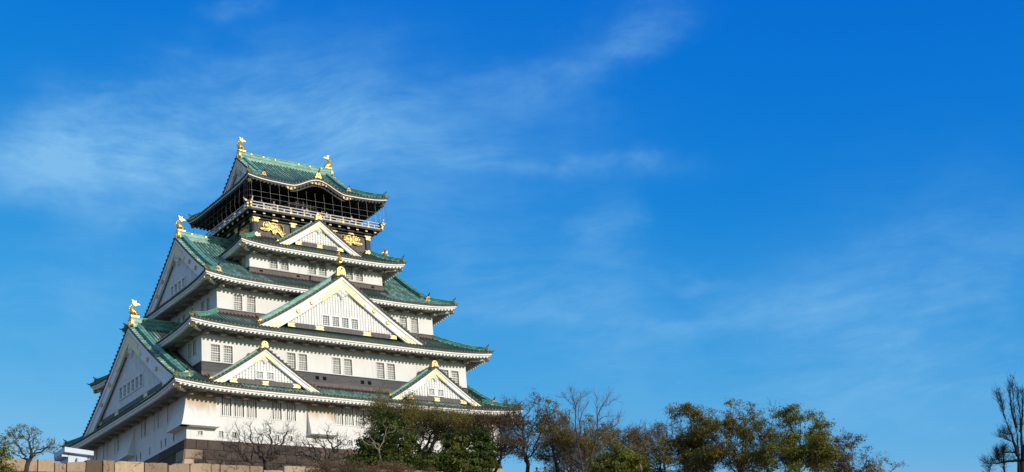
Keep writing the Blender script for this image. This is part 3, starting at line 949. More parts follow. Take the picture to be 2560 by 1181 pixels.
def front_gable(xc, hw, av, zfoot, zap, p, bh, zb, wins, back, rh, rw, oz, label):
    global ZCLIP
    ZCLIP = zfoot - .45
    T = lambda u, a, z: Vector((xc + u, -a, z))
    prof = lambda u: zfoot + (zap - zfoot) * max(0, 1 - abs(u) / hw) ** p - (0 if abs(u) <= hw else (abs(u) - hw) * .3)
    return build_gable(T, (0, -1), prof, hw, av, zb, bh, wins, True, back, (back - .3, rh, rw), 'arch', oz, wt=.50, foot=.74 if hw > 8 else .78, label=label, apexu=.23 if hw > 8 else .18)
front_gable(0, 10.6, 12.05, 45.72, 52.66, 1.12, 1.28, 46.5, [(-2.49 + 1.2 * k, -2.49 + 1.2 * k + .78, 46.68, 47.78) for k in range(4)], 6.6, .78, .56, 1.12,
            'large front gable with a row of four lattice windows')
for xc, lab in ((-10.55, 'small front gable on the left of the lowest roof'), (10.50, 'small front gable on the right of the lowest roof')):
    front_gable(xc, 6.2, 13.8, 38.62, 42.66, 1.10, .72, 39.2, [(-.95, -.25, 39.42, 40.12), (.25, .95, 39.42, 40.12)], 11.0, .46, .42, .82, lab)
front_gable(0, 5.45, 7.65, 57.34, 60.96, 1.10, .74, 58.0, [], 5.9, .44, .42, .85, 'small gable below the black top storey')
fm = MB(); fish(fm, (0, -11.55, 54.3), (0, 1), .62); part('fish_ornament', fm, M_GOLD)
# small ridge ornament on the wave-shaped gable of the top roof
km = MB()
t5 = TIERS[4]
kp = [Vector((-.1, -t5.L + .15 + 2.6 * k / 6, t5.surf('F', -.1, .15 + 2.6 * k / 6) + .02)) for k in range(7)]
ridge_sweep(km, kp, .36, .34)
part('wave_gable_ridge', km, M_RIDGE, ROOFS[4])
kn = MB(); oni(kn, kp[0] + Vector((0, .05, 0)), (0, -1), .85); part('ridge_ornament', kn, [M_GOLD, M_EDGE], ROOFS[4])
kw = MB()
for (x0, x1, dz, m, y) in ((-3.9, 3.7, -.34, 0, .22), (-3.7, 3.5, -.62, 0, .40)):
    rows = []
    for k in range(41):
        x = x0 + (x1 - x0) * k / 40; z = t5.edge('F', x)
        rows.append([(x, -t5.L + y, z + dz + .22), (x, -t5.L + y, z + dz - .10), (x, -t5.L + y + .2, z + dz - .10), (x, -t5.L + y + .2, z + dz + .22)])
    kw.grid(rows, m, True)
for xc, w in ((-.1, 1.0), (-3.75, .55), (3.55, .55)):
    for k in range(9):
        u = -1 + 2 * k / 8
        x = xc + u * w
        kw.ellipsoid((x, -t5.L + .2, t5.edge('F', x) - .36 - .04 * math.cos(3 * u)), (.17, .06, .17 * (1.25 - .4 * abs(u))), n=7, k=4, m=1)
part('wave_gable_board', kw, [M_BLACK, M_GOLDPALE], ROOFS[4])
# little gilt beast on the right hip of the fourth roof
gb = MB(); fish(gb, (8.9, -7.25, 57.98), (-.6, .5), .48); part('fish_ornament', gb, M_GOLD)

# ------------------------------------------------------------------ storey walls with real window openings
def wall_face(mb, T, u0, u1, z0, z1, holes, depth=.36):
    """T(u, out, z); flat wall with rectangular openings and their reveals"""
    us = sorted({u0, u1} | {h[0] for h in holes} | {h[1] for h in holes})
    zs = sorted({z0, z1} | {h[2] for h in holes} | {h[3] for h in holes})
    for i in range(len(us) - 1):
        for j in range(len(zs) - 1):
            a, b, c, d = us[i], us[i + 1], zs[j], zs[j + 1]
            if any(h[0] <= a + 1e-6 and b - 1e-6 <= h[1] and h[2] <= c + 1e-6 and d - 1e-6 <= h[3] for h in holes): continue
            mb.quad(T(a, 0, c), T(b, 0, c), T(b, 0, d), T(a, 0, d))
    for a, b, c, d in holes:
        mb.quad(T(a, 0, c), T(a, -depth, c), T(a, -depth, d), T(a, 0, d))
        mb.quad(T(b, 0, c), T(b, -depth, c), T(b, -depth, d), T(b, 0, d))
        mb.quad(T(a, 0, c), T(b, 0, c), T(b, -depth, c), T(a, -depth, c))
        mb.quad(T(a, 0, d), T(b, 0, d), T(b, -depth, d), T(a, -depth, d))

PROTO = {}
def window_proto(kind, w, h):
    key = (kind, w, h)
    if key in PROTO: return PROTO[key]
    pane = MB()
    pane.box(-w / 2 + .002, w / 2 - .002, .30, .352, .002, h - .002)
    frame = MB()
    b = .10 if kind != 'slit' else .05
    frame.box(-w / 2 - b, -w / 2, -.035, .05, -.02, h + .02)
    frame.box(w / 2, w / 2 + b, -.035, .05, -.02, h + .02)
    frame.box(-w / 2 - b, w / 2 + b, -.038, .05, h + .02, h + .02 + b)
    frame.box(-w / 2 - b - .03, w / 2 + b + .03, -.065, .05, -.02 - b * .8, -.02)
    lat = MB()
    if kind.startswith('grid'):
        n, r = 5, 7 if h > 1.6 else 5
        for k in range(1, n):
            x = -w / 2 + w * k / n; lat.box(x - .022, x + .022, .10, .15, 0, h)
        for k in range(1, r):
            z = h * k / r; tk = .045 if k == (r + 1) // 2 else .020
            lat.box(-w / 2, w / 2, .11, .145, z - tk, z + tk)
    elif kind == 'barred':
        n = 5
        for k in range(1, n):
            x = -w / 2 + w * k / n; lat.box(x - .062, x + .062, .0, .12, 0, h)
        lat.box(-w / 2, w / 2, .13, .16, h * .60, h * .60 + .05)
    elif kind == 'loop':
        for k in (1, 2):
            x = -w / 2 + w * k / 3; lat.box(x - .035, x + .035, .06, .14, 0, h)
    o = pane.build('window' if kind in ('grid', 'griddark', 'barred') else 'loophole', M_PANE if kind == 'grid' else M_DARK)
    o.parent = keep
    frame.build('frame', M_WHITE, o)
    if lat.f: lat.build('lattice', M_WHITE, o)
    PROTO[key] = o
    o['_used'] = False
    return o
def place_window(kind, w, h, pos, rotz):
    o = window_proto(kind, w, h)
    loc = (pos[0], pos[1], pos[2] - ZK)
    if not o['_used']:
        o['_used'] = True
        o.location = loc; o.rotation_euler = (0, 0, rotz)
        return o
    c = copy_part(o, keep, loc, rotz)
    return c

def storey(Wx, Ly, z0, z1, front, left, mat=M_PLASTER, label=None):
    """front / left: lists of (kind, centre, w, sill, h)"""
    mb = MB()
    hf = [(c - w / 2, c + w / 2, s, s + h) for k, c, w, s, h in front]
    hl = [(c - w / 2, c + w / 2, s, s + h) for k, c, w, s, h in left]
    wall_face(mb, lambda u, o, z: (u, -Ly - o, z), -Wx, Wx, z0, z1, hf)
    wall_face(mb, lambda u, o, z: (-Wx - o, u, z), -Ly, Ly, z0, z1, hl)
    wall_face(mb, lambda u, o, z: (Wx + o, u, z), -Ly, Ly, z0, z1, [])
    wall_face(mb, lambda u, o, z: (u, Ly + o, z), -Wx, Wx, z0, z1, [])
    mb.quad((-Wx, -Ly, z1), (Wx, -Ly, z1), (Wx, Ly, z1), (-Wx, Ly, z1))
    o = part('storey_wall', mb, mat, label=label)
    for k, c, w, s, h in front: place_window(k, w, h, (c, -Ly, s), 0)
    for k, c, w, s, h in left: place_window(k, w, h, (-Wx, c, s), R(-90))
    return o

f1 = [('barred', c, 1.02, 35.45, 1.86) for c in (-14.57, -13.17, -11.76, -8.94, -7.30, -1.70, -.41, .93, 7.30, 8.94, 11.76, 13.17, 14.57)]
f1 += [('loop', c, .46, 33.25, .57) for c in (-15.18, -13.78, -9.0, -7.5, -4.7, -1.8, -.4, 2.6, 5.0, 7.6, 9.2)] + [('loop', -17.4, .46, 33.30, .40)]
l1 = [('barred', c, .90, 35.50, 1.90) for c in (-8.73, -6.42, -5.36, -3.10, -2.08, 4.10, 5.12, 7.22, 8.30, 10.30, 11.32)]
l1 += [('slit', c, .26, 33.27, .74) for c in (-9.83, -7.84, -6.78, -3.87, -1.56, -.48, 1.9, 4.3, 6.6, 9.0)]
storey(18.858, 12.721, ZK, 38.0, f1, l1, label='lowest white wall with barred windows and small loopholes')
f2 = [('grid', c, 1.0, 41.50, 1.78) for c in (-14.93, -13.52, -6.22, -4.84, -.73, .70, 4.82, 6.21, 13.47, 14.87)]
l2 = [('griddark', c, .84, 42.45, 1.66) for c in (-9.56, -8.42, 8.42, 9.56)]
storey(16.439, 11.148, 39.0, 44.85, f2, l2)
f3 = [('grid', c, 1.0, 48.12, 1.72) for c in (-11.27, -9.71, 9.60, 11.15)]
l3 = [('griddark', c, .80, 48.25, 1.62) for c in (-7.04, -5.67, -.9, .5, 5.67, 7.04)]
storey(13.69, 9.081, 46.9, 51.0, f3, l3)
f4 = [('grid', c, .98, 54.48, 1.38) for c in (-5.63, -4.25, -.76, .62, 4.10, 5.46)]
l4 = [('griddark', c, .66, 54.75, 1.38) for c in (-5.55, 5.55)]
storey(8.585, 6.717, 52.9, 56.4, f4, l4)

# dark weatherboard bands at the foot of storeys 2 to 4
def band(Wx, Ly, z0, z1, slots, mat, lip=.06):
    mb = MB()
    def ring(o, a, b, m):
        for (x0, x1, y0, y1) in ((-Wx - o, Wx + o, -Ly - o, -Ly + .01), (-Wx - o, Wx + o, Ly - .01, Ly + o), (-Wx - o, -Wx + .01, -Ly + .01, Ly - .01), (Wx - .01, Wx + o, -Ly + .01, Ly - .01)):
            mb.box(x0, x1, y0, y1, a, b, m)
    ring(.05, z0, z1 - .09, 0)
    ring(.05 + lip, z1 - .09, z1, 0)
    ring(.10, z0 - .02, z0 + .62, 1)
    for c, w, za, zb in slots:
        mb.box(c - w / 2, c + w / 2, -Ly - .060, -Ly - .04, za, zb, 2)
    part('weatherboard_band', mb, [mat, M_BROWN, M_DARK])
band(16.439, 11.148, 39.70, 41.38, [(c, .44, 40.62, 41.02) for c in (-10.4, -9.5, -3.2, -2.3, 2.4, 3.3, 9.5, 10.4)], M_BAND)
band(13.69, 9.081, 47.30, 48.05, [(c, .42, 47.66, 47.90) for c in (-12.3, -8.9, 8.9, 12.3)], M_BROWN)
band(8.585, 6.717, 53.20, 54.26, [(c, .42, 53.78, 54.06) for c in (-7.2, -2.6, 2.6, 7.2)], M_BROWN)

# stone-drop boxes swelling out of the lowest wall
def drop_box(T, u0, u1, wrap=None):
    mb = MB()
    o = .80; zt, zb = 37.40, 34.18
    mid = [(zt, 0.01), (36.6, .13), (35.6, .36), (34.8, .60), (zb, o)]
    a0 = 0 if wrap is None else 1
    def L(z, d):
        x0 = u0 - d if wrap == 'l' else u0
        x1 = u1 + d if wrap == 'r' else u1
        return x0, x1
    rows = []
    for z, d in mid:
        x0, x1 = L(z, d)
        rows.append(([T(x0, 0, z)] if wrap != 'l' else []) + [T(x0, d, z), T(x1, d, z)] + ([T(x1, 0, z)] if wrap != 'r' else []))
    mb.grid(rows, 0)
    x0, x1 = L(zb, o)
    p = [T(u, a, z) for z in (zb - .16, zb) for (u, a) in ((x0 - .06, -.0), (x1 + .06, -.0), (x1 + .06, o + .07), (x0 - .06, o + .07))]
    mb.hexa(p, 1)
    return mb
TF = lambda u, a, z: (u, -12.721 - a, z)
TL = lambda u, a, z: (-18.858 - a, u, z)
TR = lambda u, a, z: (18.858 + a, u, z)
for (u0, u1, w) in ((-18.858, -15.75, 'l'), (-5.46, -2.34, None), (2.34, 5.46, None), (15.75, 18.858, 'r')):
    part('stone_drop_box', drop_box(TF, u0, u1, w), [M_OCHRE_TOP, M_WHITE])
for T_ in (TL, TR):
    for (u0, u1, w) in ((-12.721, -9.95, 'l'), (0.0, 3.1, None)):
        part('stone_drop_box', drop_box(T_, u0, u1, w), [M_PLASTER, M_WHITE])

# ------------------------------------------------------------------ black top storey with gilded reliefs
W5, L5 = 7.616, 6.006
mb = MB()
for (x0, x1, y0, y1) in ((-W5 + .12, W5 - .12, -L5 + .12, L5 - .12),):
    mb.box(x0, x1, y0, y1, 57.6, 61.0, 0)
ow = part('storey_wall', mb, M_PANEL, label='black panelled wall of the top storey')
fr = MB()
def s5(T, hw, posts, n_blocks):
    def bx(u0, u1, a0, a1, z0, z1, m=0, mm=fr): mm.hexa([T(u, a, z) for z in (z0, z1) for (u, a) in ((u0, a0), (u1, a0), (u1, a1), (u0, a1))], m)
    bx(-hw - .04, hw + .04, -.12, .06, 57.75, 58.45)
    bx(-hw - .08, hw + .08, -.12, .12, 60.48, 60.82)
    for p in posts:
        bx(p - .27, p + .27, -.13, .09, 58.45, 60.48)
        for zc, hh in ((58.35, .40), (60.5, .34)):
            gf = MB()
            q = [(p - .52, zc), (p - .36, zc + hh * .5), (p - .50, zc + hh), (p - .2, zc + hh * .8), (p, zc + hh * 1.25), (p + .2, zc + hh * .8), (p + .50, zc + hh), (p + .36, zc + hh * .5), (p + .52, zc), (p + .2, zc - hh * .25), (p, zc - hh * .1), (p - .2, zc - hh * .25)]
            gf.prism(q, T, .10, .17, 0)
            if zc > 59: gf.prism([(p - .29, 60.1), (p + .29, 60.1), (p + .29, 60.44), (p - .29, 60.44)], T, .05, .12, 0)
            part('gilded_fitting', gf, M_GOLDPALE, ow)
    for k in range(len(posts) - 1):
        c = (posts[k] + posts[k + 1]) / 2
        for zc in (58.12, 60.62):
            gf = MB()
            gf.prism([(c - .42, zc - .16), (c - .3, zc), (c - .42, zc + .16), (c + .42, zc + .16), (c + .3, zc), (c + .42, zc - .16)], T, .05 if zc < 59 else .12, .11 if zc < 59 else .18, 0)
            part('gilded_fitting', gf, M_GOLDPALE, ow)
    # joists under the balcony with gilt ends
    for k in range(n_blocks + 1):
        u = -hw - .3 + (2 * hw + .6) * k / n_blocks
        bx(u - .13, u + .13, -.1, .82, 60.86, 61.08)
        gf = MB()
        gf.hexa([T(uu, a, z) for z in (60.84, 61.10) for (uu, a) in ((u - .15, .80), (u + .15, .80), (u + .15, .87), (u - .15, .87))], 0)
        part('gilt_joist_end', gf, M_GOLDPALE, ow)
    bx(-hw - .45, hw + .45, .28, .50, 60.70, 60.86)
S5F = lambda u, a, z: (u, -L5 - a, z)
S5L = lambda u, a, z: (-W5 - a, u, z)
S5R = lambda u, a, z: (W5 + a, u, z)
s5(S5F, W5, [-7.33, -2.66, 2.66, 7.33], 13)
s5(S5L, L5, [-5.72, -1.9, 1.9, 5.72], 10)
s5(S5R, L5, [-5.72, -1.9, 1.9, 5.72], 10)
part('timber_frame', fr, M_BLACK, ow)

TIG = [(190, 690), (184, 665), (196, 645), (206, 630), (222, 634), (240, 622), (262, 622), (276, 616), (286, 628), (300, 640), (318, 627), (350, 624), (388, 634), (418, 655), (436, 682), (448, 712), (464, 734), (496, 734), (505, 748), (474, 760), (466, 790), (446, 792), (430, 768), (408, 748), (384, 742), (366, 752), (360, 776), (326, 774), (318, 738), (300, 722), (284, 726), (268, 744), (205, 746), (150, 730), (155, 712), (200, 714)]
def tiger(T, uc, zc, s, flip, name_parent):
    mb = MB()
    f = -1 if flip else 1
    q = lambda x, y: (uc + f * s * (x - 325) / 100.0, zc + s * (705 - y) / 100.0)
    mb.prism([q(x, y) for x, y in TIG], T, 0, .10)
    def el(x, y, rx, ry, d):
        u, z = q(x, y); rows = []
        for j in range(6):
            th = (math.pi / 2) * j / 5
            rows.append([Vector(T(u + s * rx / 100 * math.cos(th) * math.cos(a), .10 + d * math.sin(th), z + s * ry / 100 * math.cos(th) * math.sin(a))) for a in [2 * math.pi * k / 14 for k in range(14)]])
        mb.grid(rows, 0, True)
    el(240, 668, 44, 40, .14); el(216, 690, 22, 18, .20); el(210, 652, 9, 8, .2); el(258, 634, 11, 10, .16)
    el(322, 680, 36, 46, .10); el(372, 672, 44, 36, .10); el(412, 700, 28, 34, .13)
    el(225, 730, 50, 11, .10); el(344, 752, 13, 22, .10); el(452, 752, 14, 34, .10); el(480, 744, 20, 9, .10)
    for k in range(5): el(322 + 22 * k, 650 + 3 * k, 3.2, 16, .19)
    mb.tube([T(*[q(x, y)[0], .08, q(x, y)[1]]) for x, y in ((425, 668), (412, 650), (416, 636), (440, 632), (462, 642), (474, 668), (474, 700), (464, 734))], [.08 * s, .085 * s, .08 * s, .08 * s, .08 * s, .075 * s, .07 * s, .06 * s], 7)
    part('gilded_relief', mb, M_RELIEF, name_parent, smooth=False)
tiger(S5F, -5.25, 59.52, .90, False, ow)
tiger(S5F, 4.95, 59.60, .90, True, ow)
tiger(S5L, -3.85, 59.45, .80, True, ow)
tiger(S5L, 3.85, 59.45, .80, False, ow)

# balcony, railing, observation room and the wire cage
bal = MB()
OX, OY = W5 + 1.05, L5 + 1.15
bal.box(-OX, OX, -OY, OY, 61.10, 61.26, 0)
bal.box(-OX - .03, OX + .03, -OY - .03, -OY + .06, 61.02, 61.20, 0)
balcony = part('balcony', bal, M_BLACK)
rl = MB(); gl = MB()
def railing(A, B, n):
    A = Vector(A); B = Vector(B); d = (B - A); L = d.length; d.normalize(); nrm = Vector((d.y, -d.x, 0))
    def bar(z, h, w, over=.0, m=0, mm=rl):
        a = A - d * over; b = B + d * over
        mm.hexa([p + nrm * s + Vector((0, 0, zz)) for zz in (z, z + h) for p, s in ((a, -w), (b, -w), (b, w), (a, w))], m)
    bar(61.28, .15, .08, .1)
    bar(61.64, .12, .06, .2)
    bar(61.99, .10, .055, .45)
    for k in range(n + 1):
        p = A.lerp(B, k / n)
        rl.box(p.x - .085, p.x + .085, p.y - .085, p.y + .085, 61.26, 61.98 if k % 2 == 0 else 61.7, 0)
        if k % 2 == 0:
            c = p + nrm * .085
            gl.ellipsoid(c + Vector((0, 0, 61.34)), (.26, .08 if abs(nrm.y) > .5 else .26, .15) if abs(nrm.y) > .5 else (.08, .26, .15), n=8, k=5)
            gl.ellipsoid(c + Vector((0, 0, 61.92)), (.12, .06, .10) if abs(nrm.y) > .5 else (.06, .12, .10), n=8, k=5)
    for e, s in ((A, -1), (B, 1)):
        for zc in (61.36, 61.70, 62.04):
            q = e + d * s * (.28 if zc < 62 else .5)
            gl.box(q.x - .09, q.x + .09, q.y - .09, q.y + .09, zc - .10, zc + .10, 0)
        q = e + d * s * .5
        gl.tube([q + Vector((0, 0, 62.04)), q + d * s * .18 + Vector((0, 0, 62.16)), q + d * s * .26 + Vector((0, 0, 62.36))], [.09, .08, .04], 6)
railing((-OX + .1, -OY + .1, 0), (OX - .1, -OY + .1, 0), 20)
railing((-OX + .1, OY - .1, 0), (-OX + .1, -OY + .1, 0), 11)
railing((OX - .1, -OY + .1, 0), (OX - .1, OY - .1, 0), 11)
part('railing', rl, M_RAIL, balcony)
part('gilded_fitting', gl, M_GOLDPALE, balcony)
# observation room: dark timber walls set back, posts and deep eaves
ob = MB()
ob.box(-6.2, 6.2, -4.7, 4.7, 61.2, 65.4, 0)
room = part('storey_wall', ob, M_DARK, label='dark set-back wall of the lookout room')
pn = MB()
for k in range(14):
    x = -6.1 + 12.2 * k / 13
    pn.box(x - .06, x + .06, -4.78, -4.70, 61.26, 64.6, 0)
for k in range(11):
    y = -4.6 + 9.2 * k / 10
    pn.box(-6.28, -6.20, y - .06, y + .06, 61.26, 64.6, 0)
for z in (62.3, 63.6):
    pn.box(-6.2, 6.2, -4.80, -4.701, z, z + .09, 0); pn.box(-6.30, -6.201, -4.7, 4.7, z, z + .09, 0)
for k in range(12):
    if k in (3, 8): continue
    x = -6.1 + 12.2 * (k + .5) / 13
    pn.box(x - .38, x + .38, -4.74, -4.705, 61.3, 62.28, 1)
part('wall_panels', pn, [M_BLACK, M_DARK], room)
M_OLIVEGOLD = material('olive_gold', (.30, .26, .10), .5, metal=.4, var=.4)
for (xc, f) in ((-4.7, 1), (4.3, -1)):
    cr = MB()
    T = lambda u, a, z: (xc + f * u, -4.82 - a, 62.35 + z)
    cr.prism([(-.9, .35), (-.5, .1), (-.1, 0), (.1, -.5), (.3, -.1), (.9, .1), (.4, .2), (.1, .35), (-.3, .28)], T, 0, .08)
    part('gilded_relief', cr, M_OLIVEGOLD, room)
cg = MB()
rw = .0075
def cage(A, B, n, out):
    A = Vector(A); B = Vector(B); out = Vector(out)
    prof = [(-.05, 61.15), (.35, 61.25), (.62, 61.6), (.72, 62.1), (.70, 62.6), (.66, 63.2), (.6, 64.12)]
    for k in range(n + 1):
        p = A.lerp(B, k / n)
        cg.tube([p + out * a + Vector((0, 0, z)) for a, z in prof], rw, 4, 0, False)
    for a, z in ((.69, 62.35), (.67, 63.05)):
        cg.tube([A + out * a + Vector((0, 0, z)), B + out * a + Vector((0, 0, z))], rw, 4, 0, False)
cage((-OX, -OY, 0), (OX, -OY, 0), 15, (0, -1, 0))
cage((-OX, -OY, 0), (-OX, OY, 0), 13, (-1, 0, 0))
cage((OX, -OY, 0), (OX, OY, 0), 13, (1, 0, 0))
for sx in (-1, 1):
    for f in (.25, .5, .75):
        a_ = f * math.pi / 2
        out = Vector((sx * math.sin(a_), -math.cos(a_), 0))
        c = Vector((sx * OX, -OY, 0))
        cg.tube([c + out * a + Vector((0, 0, z)) for a, z in ((-.05, 61.15), (.35, 61.25), (.62, 61.6), (.72, 62.1), (.70, 62.6), (.66, 63.2), (.6, 64.12))], rw, 4, 0, False)
    for z in (62.35, 63.05):
        cg.tube([Vector((sx * OX, -OY, z)) + Vector((sx * math.sin(q * math.pi / 12), -math.cos(q * math.pi / 12), 0)) * .68 for q in range(7)], rw, 4, 0, False)
part('wire_cage', cg, M_WIRE, balcony)

# ------------------------------------------------------------------ masonry
def block(mb, P, u0, u1, v0, v1, proud, bev, rnd, jit=.0):
    """one dressed stone: bevelled face standing proud of the joint"""
    j = lambda: rng.uniform(-jit, jit)
    o = [P(u0, v0, 0), P(u1, v0, 0), P(u1, v1, 0), P(u0, v1, 0)]
    b = bev
    i = [P(u0 + b + j() * .3, v0 + b + j() * .3, proud + j()), P(u1 - b + j() * .3, v0 + b + j() * .3, proud + j()), P(u1 - b + j() * .3, v1 - b + j() * .3, proud + j()), P(u0 + b + j() * .3, v1 - b + j() * .3, proud + j())]
    k = mb.add(o + i)
    for f in ((4, 5, 6, 7), (0, 1, 5, 4), (1, 2, 6, 5), (2, 3, 7, 6), (3, 0, 4, 7)):
        mb.face([k + q for q in f]); mb.rnd.append(rnd)
ZB0 = 18.8
def batter(z):
    t = (ZK - z)
    return .10 + .16 * t + .011 * t * t
base = empty('stone_base', (0, 0, ZB0), 'battered dark stone base under the white keep, with pale corner stones', 'stone base')
bm_ = MB(); bm_.rnd = []
CM = {k: MB() for k in ('fl', 'fr', 'bl', 'br')}
for m_ in CM.values(): m_.rnd = []
def base_side(P0, half, ca, cb_):
    z = ZK
    row = 0
    while z > ZB0:
        h = rng.uniform(.95, 1.3)
        z2 = max(ZB0 - .2, z - h)
        u = -half - batter(z2)
        e = half + batter(z2)
        first = True
        while u < e - .05:
            w = rng.uniform(.9, 2.3)
            if first: w = 1.9 if row % 2 else 1.1
            if e - u - w < .8: w = e - u
            last = abs(u + w - e) < .01
            def P(uu, vv, pr):
                k = (half + batter(vv)) / (half + batter(z2))
                return P0(uu * k, vv, batter(vv) + pr)
            tan = (first or last) and row >= 1
            block((CM[ca] if first else CM[cb_]) if tan else bm_, P, u + .012, u + w - .012, z2 + .012, z - .012, .07, .05, rng.random() ** (1.6 if row < 2 else .8), .02)
            u += w; first = False
        z = z2; row += 1
base_side(lambda u, z, o: (u, -12.721 - o, z), 18.858, 'fl', 'fr')
base_side(lambda u, z, o: (-18.858 - o, u, z), 12.721, 'fl', 'bl')
base_side(lambda u, z, o: (18.858 + o, u, z), 12.721, 'fr', 'br')
core = MB()
rows = []
for k in range(9):
    z = ZB0 + (ZK - ZB0) * k / 8; o = batter(z) - .015
    rows.append([(-18.858 - o, -12.721 - o, z), (18.858 + o, -12.721 - o, z), (18.858 + o, 12.721 + o, z), (-18.858 - o, 12.721 + o, z)])
core.grid(rows, 0, True)
core.poly([rows[-1][k] for k in range(4)])
BO = (0, 0, -ZB0)
core.build('masonry_core', M_MORTAR, base, BO)
bm_.build('masonry', M_BASE, base, BO)
for m_ in CM.values(): m_.build('corner_stones', M_CORNER, base, BO)

# rampart in front, with its big coping stones
def wall_y(x): return -54.0 - .105 * (x + 49.4)
ZT = 19.15
ramp = empty('rampart_wall', (-38, wall_y(-38), 9), 'long tan stone rampart with huge uneven coping stones at the foot of the picture', 'stone wall')
RO = (38, -wall_y(-38), -9)
edges = [-90, -86, -81, -77.5, -73, -69.5, -66, -62.5, -60, -57, -54.6, -52.9, -51.2, -49.3, -47.25, -46.26, -45.55, -44.40, -43.38, -42.66, -40.80, -39.30, -37.90, -36.5, -35.9, -33.9, -32.98, -31.57, -30.05, -27.6, -25.5, -22.4, -20, -17.5, -14, -11, -8.5, -5, -2, 1, 4, 8, 11, 15, 19, 24, 29, 34, 40, 46, 52, 60]
for a, b in zip(edges[:-1], edges[1:]):
    mb = MB(); mb.rnd = []
    dark = abs(a + 44.40) < .01
    low = {-46.26: -.26, -45.55: -.18, -35.9: -.03, -32.98: -.30, -30.05: -.06}.get(round(a, 2), rng.uniform(-.05, .03))
    n = 7
    top = []
    for k in range(n + 1):
        f = k / n
        e = -.025 * (abs(2 * f - 1) ** 6)
        if round(a, 2) in (-46.26, -45.55): e += .09 * (1 - f if round(a, 2) == -46.26 else f)
        if round(a, 2) == -42.66 and k == 0: e -= .14
        if round(a, 2) == -39.30 and k in (0, 1): e -= .10
        top.append(20.0 + low + e + rng.uniform(-.018, .018))
    g = .008
    def P(x, z, o): return (x, wall_y(x) - o, z)
    rnd = rng.random()
    pr = rng.uniform(.06, .14)
    rows = []
    for k in range(n + 1):
        x = a + g + (b - a - 2 * g) * k / n
        xe = x + (.025 if k == 0 else -.025 if k == n else 0)
        p_ = pr + rng.uniform(-.015, .015)
        rows.append([P(x, ZT, 0), P(xe, ZT + .06, p_), P(xe, (ZT + top[k]) / 2, p_ + rng.uniform(-.01, .02)), P(xe, top[k] - .035, p_), P(x, top[k], p_ - .05), P(x, top[k] - .01, -.85), P(x, ZT, -.85)])
    b0 = mb.grid(rows, 0)
    m_ = len(rows[0])
    mb.face([b0 + q for q in range(m_)][::-1]); mb.face([b0 + n * m_ + q for q in range(m_)])
    mb.rnd = [rnd] * len(mb.f)
    o = mb.build('stone_block', M_RAMPART_DK if dark else M_RAMPART, ramp, RO)
    if dark: o['label'] = 'dark brown coping stone'
mb = MB(); mb.rnd = []
z = ZT
while z > 8.0:
    z2 = z - rng.uniform(.9, 1.4)
    x = -90.0
    while x < 60:
        w = rng.uniform(1.2, 3.4)
        block(mb, lambda u, v, o: (u, wall_y(u) - o - (ZT - v) * .10, v), x + .02, x + w - .02, z2 + .02, z - .02, .10, .06, rng.random(), .03)
        x += w
    z = z2
mb.build('masonry', M_RAMPART, ramp, RO)
mb = MB()
mb.grid([[(x, wall_y(x) + .9, 19.05), (x, wall_y(x) + .01, 19.15), (x, wall_y(x) - 1.11, 8.0)] for x in (-90, 62)])
mb.build('masonry_core', M_MORTAR, ramp, RO)

# ------------------------------------------------------------------ ground
def bank(x, y):
    s = wall_y(x) - y                       # distance in front of the rampart
    f = min(1, max(0, (62 - s) / 62))
    h = -1.65 + 13.2 * (f * f * (3 - 2 * f))
    side = max(0, abs(x + 15) - 95) / 60
    h = -1.65 + (h + 1.65) * max(0, 1 - side)
    return h + .25 * math.sin(x * .11 + y * .07) * f
gm = MB()
xs = [-3000, -900, -300] + [-180 + 10 * k for k in range(37)] + [300, 900, 3000]
ys = [-3000, -900, -320] + [-220 + 6 * k for k in range(28)] + [-54, -40, 200, 700, 3000]
gm.grid([[(x, y, bank(x, y) if y < -45 else bank(x, -56)) for x in xs] for y in ys])
tag(gm.build('ground', M_GRASS), kind='structure')
tm = MB()
tx = [-90 + 7.6 * k for k in range(21)]
tm.grid([[(x, y, 19.05 + .12 * math.sin(x * .3) * math.sin(y * .27)) for x in tx] for y in [-42 + 8 * k for k in range(13)]])
tm.grid([[(x, wall_y(x) + .88, 19.05), (x, -42, 19.05 + .12 * math.sin(x * .3) * math.sin(-42 * .27))] for x in tx])
tm.grid([[(x, 54, 19.05), (x, 74, -2)] for x in tx])
tm.grid([[(-90, y, 19.05), (-112, y, -2)] for y in (wall_y(-90), 0, 54)])
tm.grid([[(62, y, 19.05), (84, y, -2)] for y in (wall_y(62), 0, 54)])
tag(tm.build('terrace', M_EARTH), kind='structure')

# ------------------------------------------------------------------ small hut behind the rampart
hut = empty('kiosk_hut', (-41.9, -45.5, 19.1), 'small pale flat-roofed hut behind the rampart stones at the left corner of the keep', 'hut')
HO = (41.9, 45.5, -19.1)
mb = MB()
mb.box(-42.62, -41.32, -46.6, -45.1, 19.1, 22.28)
mb.build('wall', M_HUT, hut, HO)
mb = MB()
mb.hexa([(-43.0, -46.95, 22.34), (-41.02, -46.95, 22.20), (-41.02, -44.9, 22.20), (-43.0, -44.9, 22.34), (-43.0, -46.95, 22.68), (-41.02, -46.95, 22.50), (-41.02, -44.9, 22.50), (-43.0, -44.9, 22.68)])
for k in range(4):
    y = -46.6 + k * .45
    mb.box(-43.06, -42.64, y, y + .12, 22.10, 22.30)
mb.build('roof', M_HUT, hut, HO)
mb = MB()
mb.box(-42.1, -41.45, -46.86, -46.603, 20.9, 22.02)
mb.box(-42.05, -41.5, -46.88, -46.861, 20.95, 21.97)
mb.build('cabinet', M_HUT, hut, HO)

